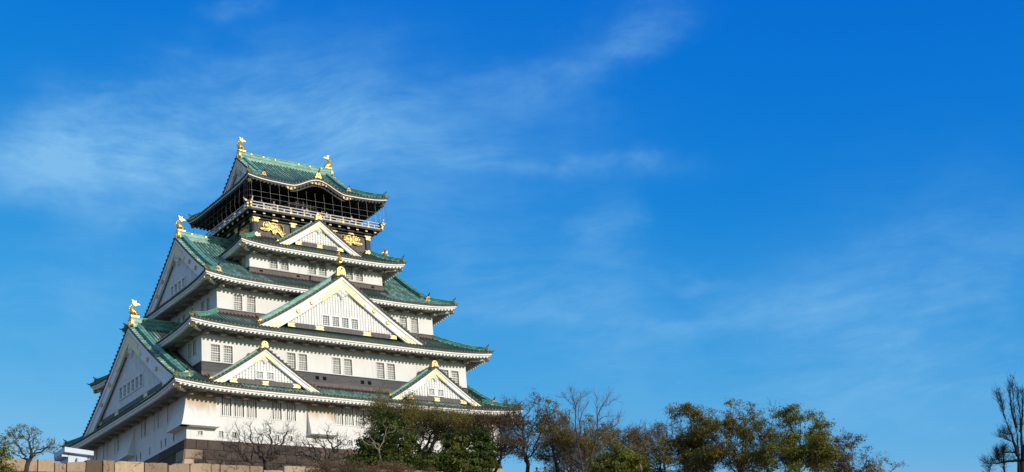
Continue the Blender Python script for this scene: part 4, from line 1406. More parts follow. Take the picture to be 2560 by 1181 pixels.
# low brown-roofed shelter at the right, mostly hidden by the trees
sh = empty('park_shelter', (3.2, -55.2, 19.0), 'low brown-roofed shelter half hidden among the trees right of the keep', 'shelter')
SO = (-3.2, 55.2, -19.0)
mb = MB()
mb.hexa([(.2, -57.4, 20.95), (6.2, -57.4, 20.95), (6.2, -55.2, 21.5), (.2, -55.2, 21.5), (.2, -57.4, 21.1), (6.2, -57.4, 21.1), (6.2, -55.2, 21.65), (.2, -55.2, 21.65)])
mb.hexa([(.2, -55.2, 21.5), (6.2, -55.2, 21.5), (6.2, -53.0, 20.95), (.2, -53.0, 20.95), (.2, -55.2, 21.65), (6.2, -55.2, 21.65), (6.2, -53.0, 21.1), (.2, -53.0, 21.1)])
mb.build('roof', M_ROOFBROWN, sh, SO)
for x in (.8, 5.6):
    for y in (-56.6, -53.8):
        mb = MB(); mb.box(x - .1, x + .1, y - .1, y + .1, 19.0, 21.1); mb.build('post', M_BARK, sh, SO)

# ================================================================== TREES
nrg = np.random.default_rng(11)
def in_ellipsoids(els, n, shell=0.0):
    vol = np.array([e[3] * e[3] * e[4] for e in els]); vol = vol / vol.sum()
    k = nrg.choice(len(els), n, p=vol)
    d = nrg.normal(size=(n, 3)); d /= np.linalg.norm(d, axis=1)[:, None]
    r = nrg.random(n) ** (1 / 3) if shell == 0 else (shell + (1 - shell) * nrg.random(n))
    E = np.array(els)
    return E[k, :3] + d * r[:, None] * np.stack([E[k, 3], E[k, 3] * .9, E[k, 4]], 1), d

def colonize(base, els, natt, step, kill, crown_z, wob=.25, bias=.08, lean=None):
    att, _ = in_ellipsoids(els, natt)
    E = np.array(els)
    cx = E[:, :2].mean(0)
    pos = [np.array(base, float)]; par = [-1]
    # bole
    tgt = np.array([cx[0] * .6 + base[0] * .4, cx[1] * .6 + base[1] * .4, crown_z]) if lean is None else np.array(lean)
    n = max(2, int(np.linalg.norm(tgt - pos[0]) / step))
    for k in range(n):
        p = pos[0] + (tgt - pos[0]) * (k + 1) / n + nrg.normal(size=3) * step * wob * .35 * (k < n - 1)
        pos.append(p); par.append(len(pos) - 2)
    P = np.array(pos)
    near = np.full(natt, -1); nd = np.full(natt, 1e9)
    new0 = 0
    alive = np.ones(natt, bool)
    for it in range(220):
        Pn = P[new0:]
        d = np.linalg.norm(att[:, None, :] - Pn[None], axis=2)
        j = d.argmin(1); dm = d[np.arange(natt), j]
        b = dm < nd
        nd[b] = dm[b]; near[b] = j[b] + new0
        alive &= nd > kill
        if alive.sum() < 3: break
        idx = near[alive]; v = att[alive] - P[idx]; v /= np.linalg.norm(v, axis=1)[:, None] + 1e-9
        acc = np.zeros((len(P), 3)); np.add.at(acc, idx, v)
        act = np.unique(idx)
        dirs = acc[act]; dirs /= np.linalg.norm(dirs, axis=1)[:, None] + 1e-9
        dirs += nrg.normal(size=dirs.shape) * wob; dirs[:, 2] += bias
        dirs /= np.linalg.norm(dirs, axis=1)[:, None]
        newp = P[act] + dirs * step
        new0 = len(P)
        P = np.vstack([P, newp]); par.extend(act.tolist())
        if len(P) > 5200: break
    return P, np.array(par)

def radii(P, par, r_base, r_tip, ex=2.35):
    n = len(P); acc = np.zeros(n)
    r = np.zeros(n)
    kids = np.bincount(par[1:], minlength=n)
    for i in range(n - 1, -1, -1):
        if kids[i] == 0: acc[i] = 1.0
        if par[i] >= 0: acc[par[i]] += acc[i]
    r = acc ** (1 / ex)
    r = r_tip + (r_base - r_tip) * (r - 1) / max(r[0] - 1, 1e-6)
    return r, kids

def limb_mesh(P, par, r, kids):
    """tapered limbs as chains of rings; returns MB"""
    mb = MB()
    n = len(P)
    children = [[] for _ in range(n)]
    for i in range(1, n): children[par[i]].append(i)
    starts = [(0, None)]
    while starts:
        i, frm = starts.pop()
        chain = ([frm] if frm is not None else []) + [i]
        while children[chain[-1]]:
            ch = sorted(children[chain[-1]], key=lambda q: -r[q])
            for q in ch[1:]: starts.append((q, chain[-1]))
            chain.append(ch[0])
        if len(chain) < 2: continue
        rr = [r[q] for q in chain]
        if frm is not None: rr[0] = min(rr[0], rr[1] * 1.25)
        k = 8 if rr[0] > .12 else 6 if rr[0] > .05 else 4 if rr[0] > .02 else 3
        mb.tube([P[q] for q in chain], rr, k, 0, False)
    return mb

def twigs_and_leaves(P, par, r, kids, thin, per, tl, tr, nleaf, lsize, spread, up=.35, sub=2, gap=.75, clump=None):
    """numpy arrays of twig prisms and leaf quads"""
    thin_i = np.where(r < thin)[0]; thin_i = thin_i[thin_i > 0]
    src = np.repeat(thin_i, per)
    src = np.concatenate([src, np.repeat(np.where(kids == 0)[0], 2)])
    n = len(src)
    d0 = P[src] - P[np.maximum(par[src], 0)]
    d0 /= np.linalg.norm(d0, axis=1)[:, None] + 1e-9
    d = d0 * .7 + nrg.normal(size=(n, 3)) * .62; d[:, 2] += up
    d /= np.linalg.norm(d, axis=1)[:, None]
    L = tl * (.45 + nrg.random(n))
    A = P[src]; M_ = A + d * (L * .5)[:, None] + nrg.normal(size=(n, 3)) * (L * .06)[:, None]
    d2 = d + nrg.normal(size=(n, 3)) * .25; d2[:, 2] += up * .5
    d2 /= np.linalg.norm(d2, axis=1)[:, None]
    B = M_ + d2 * (L * .5)[:, None]
    segs = [(A, M_, tr, tr * .75), (M_, B, tr * .75, tr * .3)]
    tips = [B, M_]
    for s in range(sub):
        f = .25 + .6 * nrg.random(n)
        S = A + (B - A) * f[:, None]
        d3 = d + nrg.normal(size=(n, 3)) * .7; d3[:, 2] += up
        d3 /= np.linalg.norm(d3, axis=1)[:, None]
        E_ = S + d3 * (L * .45)[:, None]
        segs.append((S, E_, tr * .6, tr * .25)); tips.append(E_)
    V = []; F = []; off = 0
    for a, b, ra, rb in segs:
        t = b - a; t /= np.linalg.norm(t, axis=1)[:, None] + 1e-9
        x = np.cross(t, np.array([.3, .5, .81])); x /= np.linalg.norm(x, axis=1)[:, None] + 1e-9
        y = np.cross(t, x)
        ring = []
        for (c, rad) in ((a, ra), (b, rb)):
            for k in range(3):
                an = 2 * math.pi * k / 3
                ring.append(c + (x * math.cos(an) + y * math.sin(an)) * rad)
        v = np.stack(ring, 1).reshape(-1, 3)
        m = len(a); i = (np.arange(m) * 6)[:, None] + off
        for k in range(3):
            k2 = (k + 1) % 3
            F.append(np.concatenate([i + k, i + k2, i + 3 + k2, i + 3 + k], 1))
        V.append(v); off += len(v)
    tv = np.concatenate(V); tf = np.concatenate(F)
    lv = np.zeros((0, 3)); lf = np.zeros((0, 4), int)
    if nleaf > 0:
        tp = np.concatenate(tips)
        cnt = int(len(tp) * nleaf)
        # leaves gather on some sprays and leave others bare
        ph = nrg.random(6) * 6.28
        w = np.sin(tp[:, 0] * 2.3 + ph[0]) * np.sin(tp[:, 1] * 2.1 + ph[1]) + np.sin(tp[:, 2] * 2.7 + ph[2] + tp[:, 0] * .8) + .5 * np.sin(tp[:, 2] * 5.1 + ph[3] + tp[:, 1] * 4.3) * np.sin(tp[:, 0] * 4.7 + ph[4])
        w = np.clip(w + gap, .02, 2.2); w /= w.sum()
        if clump:                           # leaf sprays: flat tufts round chosen shoots
            K, nk, rad = clump
            ctr = tp[nrg.choice(len(tp), K, p=w)]
            sz = rad * (.55 + .9 * nrg.random(K))
            ix = np.repeat(np.arange(K), nk)
            c = ctr[ix] + nrg.normal(size=(K * nk, 3)) * sz[ix][:, None] * np.array([1, 1, .55])
        else:
            c = tp[nrg.choice(len(tp), cnt, p=w)] + nrg.normal(size=(cnt, 3)) * spread
        lv, lf = leaf_quads(c, lsize)
    return tv, tf, lv, lf

def leaf_quads(c, size, nrm=None):
    n = len(c)
    a = nrg.normal(size=(n, 3))
    if nrm is not None: a = a * .75 + nrm * 1.0
    a /= np.linalg.norm(a, axis=1)[:, None]
    t = np.cross(a, nrg.normal(size=(n, 3))); t /= np.linalg.norm(t, axis=1)[:, None] + 1e-9
    b = np.cross(a, t)
    s = (size * (.6 + .8 * nrg.random(n)))[:, None]
    v = np.stack([c - t * s * .5, c + b * s * .30 + t * s * .05, c + t * s * .55, c - b * s * .30 + t * s * .05], 1).reshape(-1, 3)
    f = np.arange(n * 4).reshape(-1, 4)
    return v, f

def array_mesh(name, parts, parent, loc):
    """parts: list of (verts, faces, material, random per face)"""
    V = []; F = []; MI = []; RN = []; mats = []; off = 0
    for k, (v, f, m, rn) in enumerate(parts):
        if len(f) == 0: continue
        V.append(v); F.append(f + off); off += len(v)
        mats.append(m); MI.append(np.full(len(f), len(mats) - 1)); RN.append(rn)
    V = np.concatenate(V); F = np.concatenate(F)
    me = bpy.data.meshes.new(name)
    me.vertices.add(len(V)); me.vertices.foreach_set('co', V.astype(np.float32).ravel())
    me.loops.add(F.size); me.loops.foreach_set('vertex_index', F.astype(np.int32).ravel())
    me.polygons.add(len(F)); me.polygons.foreach_set('loop_start', (np.arange(len(F)) * 4).astype(np.int32))
    for m in mats: me.materials.append(m)
    me.polygons.foreach_set('material_index', np.concatenate(MI).astype(np.int32))
    a = me.attributes.new('rnd', 'FLOAT', 'FACE'); a.data.foreach_set('value', np.concatenate(RN).astype(np.float32))
    me.update(calc_edges=True); me.validate()
    o = bpy.data.objects.new(name, me); COL.objects.link(o); o.parent = parent; o.location = loc
    return o

LF_OLIVE = leaf_material('olive_brown_leaf', [(0.15, (.105, .075, .020)), (.45, (.200, .160, .034)), (.75, (.28, .24, .048)), (1.0, (.34, .30, .07))])
LF_GREEN = leaf_material('spring_green_leaf', [(0.15, (.080, .085, .014)), (.5, (.175, .185, .026)), (.8, (.26, .25, .040)), (1.0, (.33, .29, .06))])
LF_EVER = leaf_material('evergreen_leaf', [(0.10, (.022, .042, .009)), (.45, (.068, .100, .016)), (.72, (.150, .160, .027)), (.96, (.26, .18, .045))], .45)
LF_BUSH = leaf_material('yellow_green_leaf', [(0.10, (.065, .075, .010)), (.5, (.165, .170, .018)), (.85, (.25, .23, .030)), (1.0, (.30, .26, .05))], .6)
LF_BROWN = leaf_material('bud_brown_leaf', [(0.1, (.075, .040, .018)), (.5, (.155, .098, .034)), (.85, (.21, .150, .045)), (1.0, (.23, .19, .06))])
LF_PINK = leaf_material('reddish_shoot', [(0.1, (.09, .05, .02)), (.6, (.26, .14, .07)), (1.0, (.32, .25, .11))])

def lobed(els, n, k=.5):
    """break a smooth crown outline into smaller lobes"""
    out = []
    for e in els:
        out.append((e[0], e[1], e[2], e[3] * .80, e[4] * .80))
        for _ in range(n):
            d = nrg.normal(size=3); d[2] = abs(d[2]) * 1.0 - .25; d /= np.linalg.norm(d)
            f = k * (.55 + .6 * nrg.random())
            out.append((e[0] + d[0] * e[3] * .92, e[1] + d[1] * e[3] * .85, e[2] + d[2] * e[4] * 1.0, e[3] * f * .75, e[4] * f))
    return out

def handtree(name, label, base, limbs, per, tl, tr, bark, twig, group=None, up=.6, thin=.06, sub=2):
    root = empty(name, base, label, 'tree', group)
    lo = (-base[0], -base[1], -base[2])
    mb = MB(); P = []; par = []; r = []
    for pts, ra, rb in limbs:
        pts = [Vector(q) for q in pts]
        fine = []
        for a, b in zip(pts[:-1], pts[1:]):
            for k in range(5): fine.append(a.lerp(b, k / 5))
        fine.append(pts[-1])
        fine = [q + Vector(nrg.normal(size=3) * (.012 if 0 < i < len(fine) - 1 else 0)) for i, q in enumerate(fine)]
        rr = [ra + (rb - ra) * (1 - (1 - i / (len(fine) - 1)) ** (5.0 if ra > .2 else 3.2 if ra > .13 else 1.3)) for i in range(len(fine))]
        mb.tube(fine, rr, 7 if ra > .06 else 5, 0, False)
        for i, q in enumerate(fine):
            P.append(tuple(q)); par.append(len(P) - 2 if i else -1); r.append(rr[i])
    mb.build('trunk', bark, root, lo, True)
    P = np.array(P); par = np.array(par); r = np.array(r)
    kids = np.bincount(par[par >= 0], minlength=len(P))
    tv, tf, lv, lf = twigs_and_leaves(P, par, np.where(par < 0, 9, r), kids, thin, per, tl, tr, 0, .1, .1, up, sub)
    array_mesh('crown', [(tv, tf, twig, nrg.random(len(tf)))], root, lo)
    return root

def tree(name, label, base, els, natt, step, kill, rb, crown_z, leaf=None, nleaf=0, lsize=.10, spread=.10, per=2, tl=.5, tr=.009, thin=.03, bark=None, twig=None, wob=.25, bias=.08, up=.35, group=None, cat='tree', lean=None, rtip=.010, sub=2, gap=.75, clump=None):
    root = empty(name, base, label, cat, group)
    lo = (-base[0], -base[1], -base[2])
    P, par = colonize(base, els, natt, step, kill, crown_z, wob, bias, lean)
    r, kids = radii(P, par, rb, rtip)
    limb_mesh(P, par, r, kids).build('trunk', bark or M_BARK, root, lo, True)
    tv, tf, lv, lf = twigs_and_leaves(P, par, r, kids, thin, per, tl, tr, nleaf, lsize, spread, up, sub, gap, clump)
    parts = [(tv, tf, twig or M_TWIG, nrg.random(len(tf)))]
    if len(lf): parts.append((lv, lf, leaf, nrg.random(len(lf))))
    array_mesh('crown', parts, root, lo)
    return root

def evergreen(name, label, base, els, nclump, per, lsize, clump, leaf, group=None, cat='tree', rb=.16):
    root = empty(name, base, label, cat, group)
    lo = (-base[0], -base[1], -base[2])
    P, par = colonize(base, els, 160, .35, .5, base[2] + .6, .3)
    r, kids = radii(P, par, rb, .012)
    limb_mesh(P, par, r, kids).build('trunk', M_BARK, root, lo, True)
    c, d = in_ellipsoids(els, nclump, .55)
    E = np.array(els)
    # drop clumps buried inside another lobe
    q = np.min([np.sum(((c - e[:3]) / np.array([e[3], e[3] * .9, e[4]])) ** 2, 1) for e in E], 0)
    keepm = (q > .30)
    c, d = c[keepm], d[keepm]
    c = c + d * nrg.normal(size=(len(c), 1)) * .16
    tone = nrg.random(len(c))
    idx = np.repeat(np.arange(len(c)), per)
    off = nrg.normal(size=(len(idx), 3)) * clump * np.array([1, 1, .6])
    lv, lf = leaf_quads(c[idx] + off, lsize, d[idx] + np.array([0, 0, .5]))
    rn = np.clip(tone[idx] * .65 + nrg.random(len(idx)) * .35 + off[:, 2] * .35, 0, 1)
    array_mesh('crown', [(lv, lf, leaf, rn)], root, lo)
    return root

TZ = 19.05
def gz(x, y): return TZ if y > wall_y(x) else bank(x, y) - .1
FORK = [
  ( [(-11.23, -62.4, 18.64), (-11.3, -62.34, 19.66), (-11.39, -62.27, 20.97), (-11.41, -62.25, 22.28), (-11.36, -62.29, 23.45), (-11.26, -62.38, 24.18)] , 0.1 , 0.02 ),
  ( [(-11.31, -62.34, 23.59), (-11.44, -62.22, 24.14), (-11.72, -61.99, 24.54), (-11.92, -61.82, 24.86)] , 0.03 , 0.008 ),
  ( [(-11.31, -62.33, 23.83), (-11.37, -62.29, 24.49), (-11.42, -62.24, 24.94), (-11.45, -62.22, 25.16)] , 0.025 , 0.007 ),
  ( [(-11.27, -62.37, 24.12), (-11.11, -62.51, 24.39), (-10.87, -62.71, 24.6), (-10.65, -62.91, 24.71)] , 0.025 , 0.007 ),
  ( [(-11.39, -62.27, 20.97), (-11.17, -62.46, 22.1), (-11.14, -62.48, 22.98), (-10.96, -62.64, 23.54), (-10.66, -62.9, 24.03)] , 0.05 , 0.012 ),
  ( [(-11.15, -62.47, 22.25), (-11.2, -62.43, 23.28), (-11.11, -62.51, 23.86)] , 0.03 , 0.008 ),
  ( [(-11.36, -62.29, 18.95), (-10.84, -62.74, 20.02), (-10.46, -63.07, 21.13), (-10.26, -63.25, 22.27), (-10.17, -63.33, 23.13), (-9.92, -63.55, 23.75), (-9.63, -63.81, 24.15), (-9.39, -64.02, 24.65)] , 0.09 , 0.01 ),
  ( [(-9.92, -63.55, 23.75), (-9.54, -63.88, 23.87), (-9.19, -64.2, 24.17)] , 0.025 , 0.007 ),
  ( [(-10.39, -63.14, 21.55), (-10.03, -63.45, 21.94), (-9.69, -63.75, 22.12), (-9.3, -64.11, 22.24), (-9.11, -64.28, 22.45)] , 0.045 , 0.01 ),
  ( [(-9.69, -63.75, 22.12), (-9.32, -64.08, 22.71), (-9.03, -64.35, 22.9)] , 0.02 , 0.006 ),
  ( [(-10.22, -63.28, 22.7), (-9.83, -63.63, 23.02), (-9.4, -64.01, 23.02)] , 0.025 , 0.007 ),
  ( [(-10.17, -63.33, 23.13), (-10.19, -63.31, 23.88), (-10.1, -63.39, 24.46)] , 0.022 , 0.006 ),
  ( [(-10.84, -62.74, 20.02), (-10.98, -62.62, 20.91), (-10.84, -62.74, 21.76)] , 0.03 , 0.008 ),
]
STEMS = [
  ( [(-3.34, -91.1, 12.25), (-3.15, -91.4, 14.05), (-3.05, -91.55, 15.31), (-2.97, -91.69, 16.59), (-2.9, -91.8, 17.77), (-2.83, -91.91, 18.59)] , 0.24 , 0.012 ),
  ( [(-3.17, -91.36, 12.89), (-2.94, -91.73, 15.16), (-2.84, -91.89, 16.55), (-2.78, -92.0, 17.48), (-2.73, -92.07, 18.0)] , 0.17 , 0.01 ),
  ( [(-3.15, -91.41, 14.28), (-3.19, -91.34, 15.47), (-3.26, -91.22, 16.33), (-3.32, -91.13, 17.3), (-3.37, -91.06, 18.02)] , 0.14 , 0.008 ),
  ( [(-3.3, -91.17, 16.69), (-3.26, -91.22, 17.4), (-3.28, -91.19, 17.89)] , 0.03 , 0.006 ),
  ( [(-3.01, -91.62, 15.89), (-3.04, -91.58, 16.85), (-3.01, -91.63, 17.56), (-2.94, -91.73, 18.22)] , 0.09 , 0.008 ),
  ( [(-2.92, -91.76, 15.62), (-2.74, -92.06, 16.75), (-2.62, -92.25, 17.79)] , 0.09 , 0.01 ),
  ( [(-3.0, -91.64, 14.0), (-2.75, -92.03, 15.57), (-2.62, -92.25, 16.95), (-2.57, -92.33, 17.65)] , 0.2 , 0.012 ),
  ( [(-3.17, -91.38, 14.0), (-3.45, -90.93, 14.04), (-3.72, -90.52, 14.02), (-3.96, -90.15, 14.05), (-4.17, -89.83, 14.18)] , 0.09 , 0.01 ),
  ( [(-3.72, -90.52, 14.02), (-3.76, -90.44, 14.46), (-3.69, -90.56, 14.68)] , 0.03 , 0.008 ),
  ( [(-3.98, -90.11, 14.05), (-4.08, -89.96, 13.8), (-4.08, -89.96, 13.59)] , 0.025 , 0.008 ),
  ( [(-3.13, -91.44, 14.46), (-3.39, -91.02, 14.56), (-3.56, -90.76, 14.57), (-3.7, -90.54, 14.47)] , 0.06 , 0.01 ),
  ( [(-3.69, -90.55, 13.04), (-3.62, -90.67, 13.83), (-3.55, -90.77, 14.63), (-3.48, -90.88, 14.8)] , 0.06 , 0.03 ),
  ( [(-3.23, -91.28, 15.15), (-3.39, -91.03, 15.34), (-3.55, -90.77, 15.49)] , 0.035 , 0.008 ),
  ( [(-3.13, -91.43, 15.57), (-3.31, -91.14, 15.56), (-3.43, -90.96, 15.71)] , 0.025 , 0.006 ),
  ( [(-3.56, -90.76, 14.57), (-3.68, -90.57, 14.32), (-3.76, -90.45, 14.27)] , 0.02 , 0.007 ),
]

GT = 'bare trees right of the keep'
# left edge, in front of the rampart
b = (-50.6, -60.6, gz(-50.6, -60.6))
tree('cloud_pruned_tree', 'small open tree with flat pads of brownish leaves at the far left rampart', b, [(-50.2, -60.7, 19.8, 1.05, .40), (-49.3, -61.1, 19.0, .80, .36), (-50.8, -60.6, 19.05, .70, .34), (-49.9, -60.9, 18.7, .9, .34), (-48.8, -61.3, 18.95, .5, .3)], 300, .16, .22, .13, 17.0, LF_OLIVE, .95, .085, .06, 2, .24, .006, .016, wob=.35)
evergreen('leafy_shrub', 'green shrub with reddish tips cut by the left edge of the picture', (-52.2, -62.4, gz(-52.2, -62.4)), [(-52.0, -62.3, 18.1, .55, 1.0), (-51.9, -62.4, 17.0, .8, .8), (-52.3, -62.4, 14.5, 1.0, 2.4)], 260, 40, .12, .16, LF_BUSH, cat='shrub', rb=.08)
# gnarled leafless trees behind the rampart
tree('gnarled_tree', 'leafless gnarled dark tree left of centre against the white lowest wall', (-30.4, -51.2, TZ), [(-32.0, -50.0, 22.9, 1.3, 1.0), (-30.5, -50.6, 23.3, 1.8, 1.1), (-28.9, -51.3, 23.1, 1.3, 1.2), (-30.5, -50.6, 22.0, 2.1, .7)], 260, .20, .32, .24, 20.4, None, 0, per=1, tl=.55, tr=.011, thin=.035, wob=.55, bark=M_BARK, twig=M_TWIGDK, rtip=.014)
tree('gnarled_tree', 'leafless gnarled dark tree in front of the keep base right of the other gnarled one', (-25.9, -51.3, TZ), [(-26.5, -50.5, 22.7, 1.5, 1.0), (-24.9, -51.3, 23.0, 1.3, 1.1), (-27.3, -50.2, 22.7, .9, .7), (-24.2, -51.7, 22.2, 1.1, .7), (-25.4, -51.0, 24.0, .5, .6)], 250, .20, .32, .22, 20.4, None, 0, per=1, tl=.5, tr=.011, thin=.035, wob=.55, bark=M_BARK, twig=M_TWIGDK, rtip=.014)
tree('twiggy_shrub', 'low leafless twiggy shrub beside the left gnarled tree at the foot of the keep base', (-31.6, -46.3, TZ), [(-32.2, -45.9, 22.6, 1.4, .9), (-30.6, -46.5, 22.4, 1.4, .9), (-31.4, -46.2, 21.5, 1.9, .8)], 260, .20, .3, .09, 20.0, LF_BROWN, .05, .06, .05, 3, .55, .008, .03, twig=M_TWIG, cat='shrub')
tree('twiggy_shrub', 'low leafless twiggy shrub between the two gnarled trees', (-27.6, -48.2, TZ), [(-28.0, -47.6, 21.7, 1.3, .8), (-26.6, -48.2, 21.7, 1.2, .9), (-23.4, -50.6, 21.3, 1.5, .8)], 240, .20, .3, .08, 19.9, LF_BROWN, .05, .06, .05, 3, .5, .008, .03, twig=M_TWIG, cat='shrub')
tree('slender_pale_tree', 'slender pale leafless sapling in front of the pointed evergreen', (-22.4, -53.3, TZ), [(-23.4, -53.0, 23.4, .8, .6), (-22.2, -53.6, 23.6, .7, .8), (-23.0, -53.2, 22.6, .9, .5), (-21.4, -54.0, 23.4, .5, .5)], 60, .22, .35, .075, 21.8, None, 0, per=1, tl=.5, tr=.008, thin=.03, bark=M_PALEBARK, twig=M_PALEBARK, wob=.3)
# evergreens hiding the right part of the lowest wall
evergreen('broadleaf_evergreen', 'pointed dark evergreen tree in front of the lowest roof, right of the gnarled trees', (-21.0, -52.4, TZ), [(-21.2, -52.5, 24.2, .95, 1.15), (-20.4, -52.8, 24.3, .7, .8), (-21.9, -52.1, 23.0, 1.55, 1.15), (-20.5, -53.0, 22.8, 1.6, 1.15), (-19.5, -53.6, 21.9, 1.4, 1.0), (-22.8, -51.7, 21.6, 1.5, 1.0), (-20.8, -52.8, 21.0, 2.5, 1.2)], 720, 46, .16, .17, LF_EVER)
evergreen('broadleaf_evergreen', 'twin-topped dark evergreen tree at the right corner of the keep', (-17.6, -57.3, TZ), [(-16.7, -58.0, 22.15, .85, .95), (-18.3, -56.9, 21.9, 1.15, 1.05), (-16.9, -57.9, 20.8, 1.25, 1.16), (-18.8, -56.5, 20.7, 1.35, .9), (-17.7, -57.3, 20.2, 1.9, 1.0)], 560, 46, .16, .17, LF_EVER)
evergreen('clipped_shrub', 'low green shrub with reddish shoots in front of the pointed evergreen', (-22.9, -55.4, TZ), [(-22.9, -55.4, 20.1, 1.5, .62), (-24.2, -54.9, 20.0, 1.0, .5)], 230, 40, .13, .14, LF_PINK, cat='shrub', rb=.06)
evergreen('clipped_shrub', 'low dark green shrub between the two evergreens', (-19.9, -56.4, TZ), [(-20.2, -56.2, 20.5, 1.15, .8), (-19.4, -56.6, 20.6, .9, .7), (-18.9, -55.9, 21.3, .7, .6)], 240, 40, .14, .15, LF_EVER, cat='shrub', rb=.06)
# spreading budding trees in front of the lowest roof
tree('budding_tree', 'wide spreading tree with fine olive buds covering the right part of the lowest eaves', (-14.6, -47.4, TZ), lobed([(-16.8, -45.8, 27.3, 2.2, .95), (-14.9, -47.1, 26.6, 2.7, 1.1), (-12.9, -48.5, 25.9, 2.5, 1.1), (-14.2, -47.5, 25.4, 3.2, 1.1), (-17.6, -45.4, 26.3, 1.4, .9)], 4), 950, .24, .34, .26, 21.6, LF_OLIVE, 5.0, .09, .20, 3, .6, .0075, .03, bias=.12, up=.45, wob=.3)
tree('budding_tree', 'spreading brown budding tree hiding the right end of the lowest white wall', (-10.6, -50.2, TZ), lobed([(-10.6, -50.2, 25.2, 2.2, 1.0), (-9.0, -51.4, 24.7, 1.4, 1.2), (-11.8, -49.3, 24.8, 2.2, 1.1), (-10.0, -50.6, 23.6, 1.8, 1.2)], 4), 720, .24, .34, .22, 21.3, LF_BROWN, 4.4, .09, .20, 3, .6, .0075, .03, bias=.12, up=.45, wob=.3)
# leafless and budding trees right of the keep
tree('bare_tree', 'dense twiggy tree with brown buds just right of the keep corner', (-10.9, -54.9, TZ), lobed([(-11.0, -54.8, 24.3, 1.5, 1.5), (-9.6, -55.9, 24.5, 1.3, 1.5), (-10.7, -55.1, 22.7, 1.9, 1.4)], 4), 560, .24, .34, .15, 20.4, LF_BROWN, 1, .09, .14, 3, .6, .014, .03, rtip=.015, gap=.3, clump=(230, 26, .17), twig=M_TWIG, group=GT)
tree('bare_tree', 'dense twiggy tree with olive buds, second to the right of the keep corner', (-8.7, -56.6, TZ), lobed([(-8.4, -56.9, 23.4, 1.4, 1.5), (-9.3, -56.2, 24.2, .9, 1.2), (-9.0, -56.4, 22.1, 1.6, 1.3)], 4), 520, .24, .34, .15, 20.4, LF_OLIVE, 1, .09, .14, 3, .6, .014, .03, rtip=.015, gap=.3, clump=(270, 28, .17), twig=M_TWIG, group=GT)
handtree('bare_tree', 'tall forked leafless tree standing high above its neighbours right of the keep', (-11.3, -62.4, gz(-11.3, -62.4)), [([(-11.3, -62.4, gz(-11.3, -62.4) - .2), (-11.2, -62.5, 16.0), (-11.05, -62.6, 19.2)], .17, .12)] + FORK, 2, .62, .008, M_BARK, M_TWIG, GT)
tree('budding_tree', 'thinly leaved olive tree behind the forked leafless tree', (-9.2, -60.0, TZ), lobed([(-9.6, -59.6, 22.3, 1.6, 1.3), (-8.2, -60.8, 22.2, 1.1, 1.2), (-9.2, -60.0, 20.9, 1.9, 1.2)], 4), 480, .24, .34, .13, 19.6, LF_OLIVE, 1, .09, .14, 3, .55, .014, .03, rtip=.015, gap=.3, clump=(280, 30, .18), twig=M_TWIG)
tree('bare_tree', 'pale leaning leafless branch in front of the dense twiggy trees', (-8.2, -66.6, gz(-8.2, -66.6)), [(-9.6, -65.6, 20.4, .35, .2), (-10.6, -64.9, 21.0, .5, .3), (-8.8, -66.2, 19.9, .4, .25)], 22, .25, .3, .07, 19.0, None, 0, per=1, tl=.4, tr=.008, thin=.03, bark=M_PALEBARK, twig=M_PALEBARK, group=GT)
evergreen('round_bush', 'rounded yellow-green bush at the foot of the picture right of the keep', (-13.4, -68.4, gz(-13.4, -68.4)), [(-13.4, -68.5, 18.35, 1.7, 1.0), (-14.2, -67.9, 18.15, 1.15, .85), (-12.5, -69.3, 17.95, 1.1, .85), (-13.4, -68.4, 15.5, 1.6, 3.2)], 620, 46, .13, .14, LF_BUSH, cat='bush', rb=.12)
tree('bare_tree', 'low leafless twiggy tree behind the rounded bush', (-.6, -55.8, TZ), lobed([(-1.2, -55.3, 23.6, 1.4, 1.2), (.1, -56.5, 23.8, 1.4, 1.0), (-.4, -55.9, 22.6, 1.9, 1.2)], 4), 600, .24, .34, .10, 20.8, LF_BROWN, 1, .085, .10, 3, .7, .014, .03, rtip=.014, gap=.3, clump=(110, 24, .16), twig=M_TWIG, group=GT)
tree('bare_tree', 'leafless twiggy tree left of the leafy trees', (2.7, -56.2, TZ), lobed([(2.6, -56.0, 24.1, 1.7, 1.3), (3.6, -56.9, 23.2, 1.8, 1.4), (2.0, -55.6, 23.0, 1.6, 1.2)], 4), 640, .24, .36, .11, 20.8, LF_BROWN, 1, .085, .10, 3, .7, .014, .03, rtip=.014, gap=.3, clump=(90, 24, .16), twig=M_TWIG, group=GT)
GL = 'leafy trees on the right'
tree('leafy_tree', 'olive-brown leafy tree, leftmost of the leafy trees on the right', (-1.4, -63.4, gz(-1.4, -63.4)), lobed([(-2.0, -62.8, 23.3, .95, .75), (-.9, -63.9, 23.4, 1.2, .8), (-.7, -64.0, 22.3, 1.5, 1.0), (-1.5, -63.3, 21.3, 1.6, 1.0), (-1.0, -63.7, 20.0, 1.7, 1.2)], 4), 620, .26, .36, .12, 19.6, LF_OLIVE, 1, .105, .15, 1, .50, .010, .03, gap=.35, clump=(440, 44, .21), twig=M_TWIGDK, group=GL)
tree('leafy_tree', 'brownish green leafy tree in the middle of the leafy trees on the right', (-.6, -67.0, gz(-.6, -67.0)), lobed([(-.3, -67.3, 23.1, 1.0, .85), (-1.2, -66.4, 21.8, 1.5, 1.2), (.1, -67.8, 21.7, 1.4, 1.5), (-.7, -66.9, 20.2, 2.2, 1.4), (-.2, -67.4, 19.0, 1.9, 1.2)], 4), 760, .26, .36, .13, 18.6, LF_OLIVE, 1, .105, .15, 1, .50, .010, .03, gap=.35, clump=(440, 44, .21), twig=M_TWIGDK, group=GL)
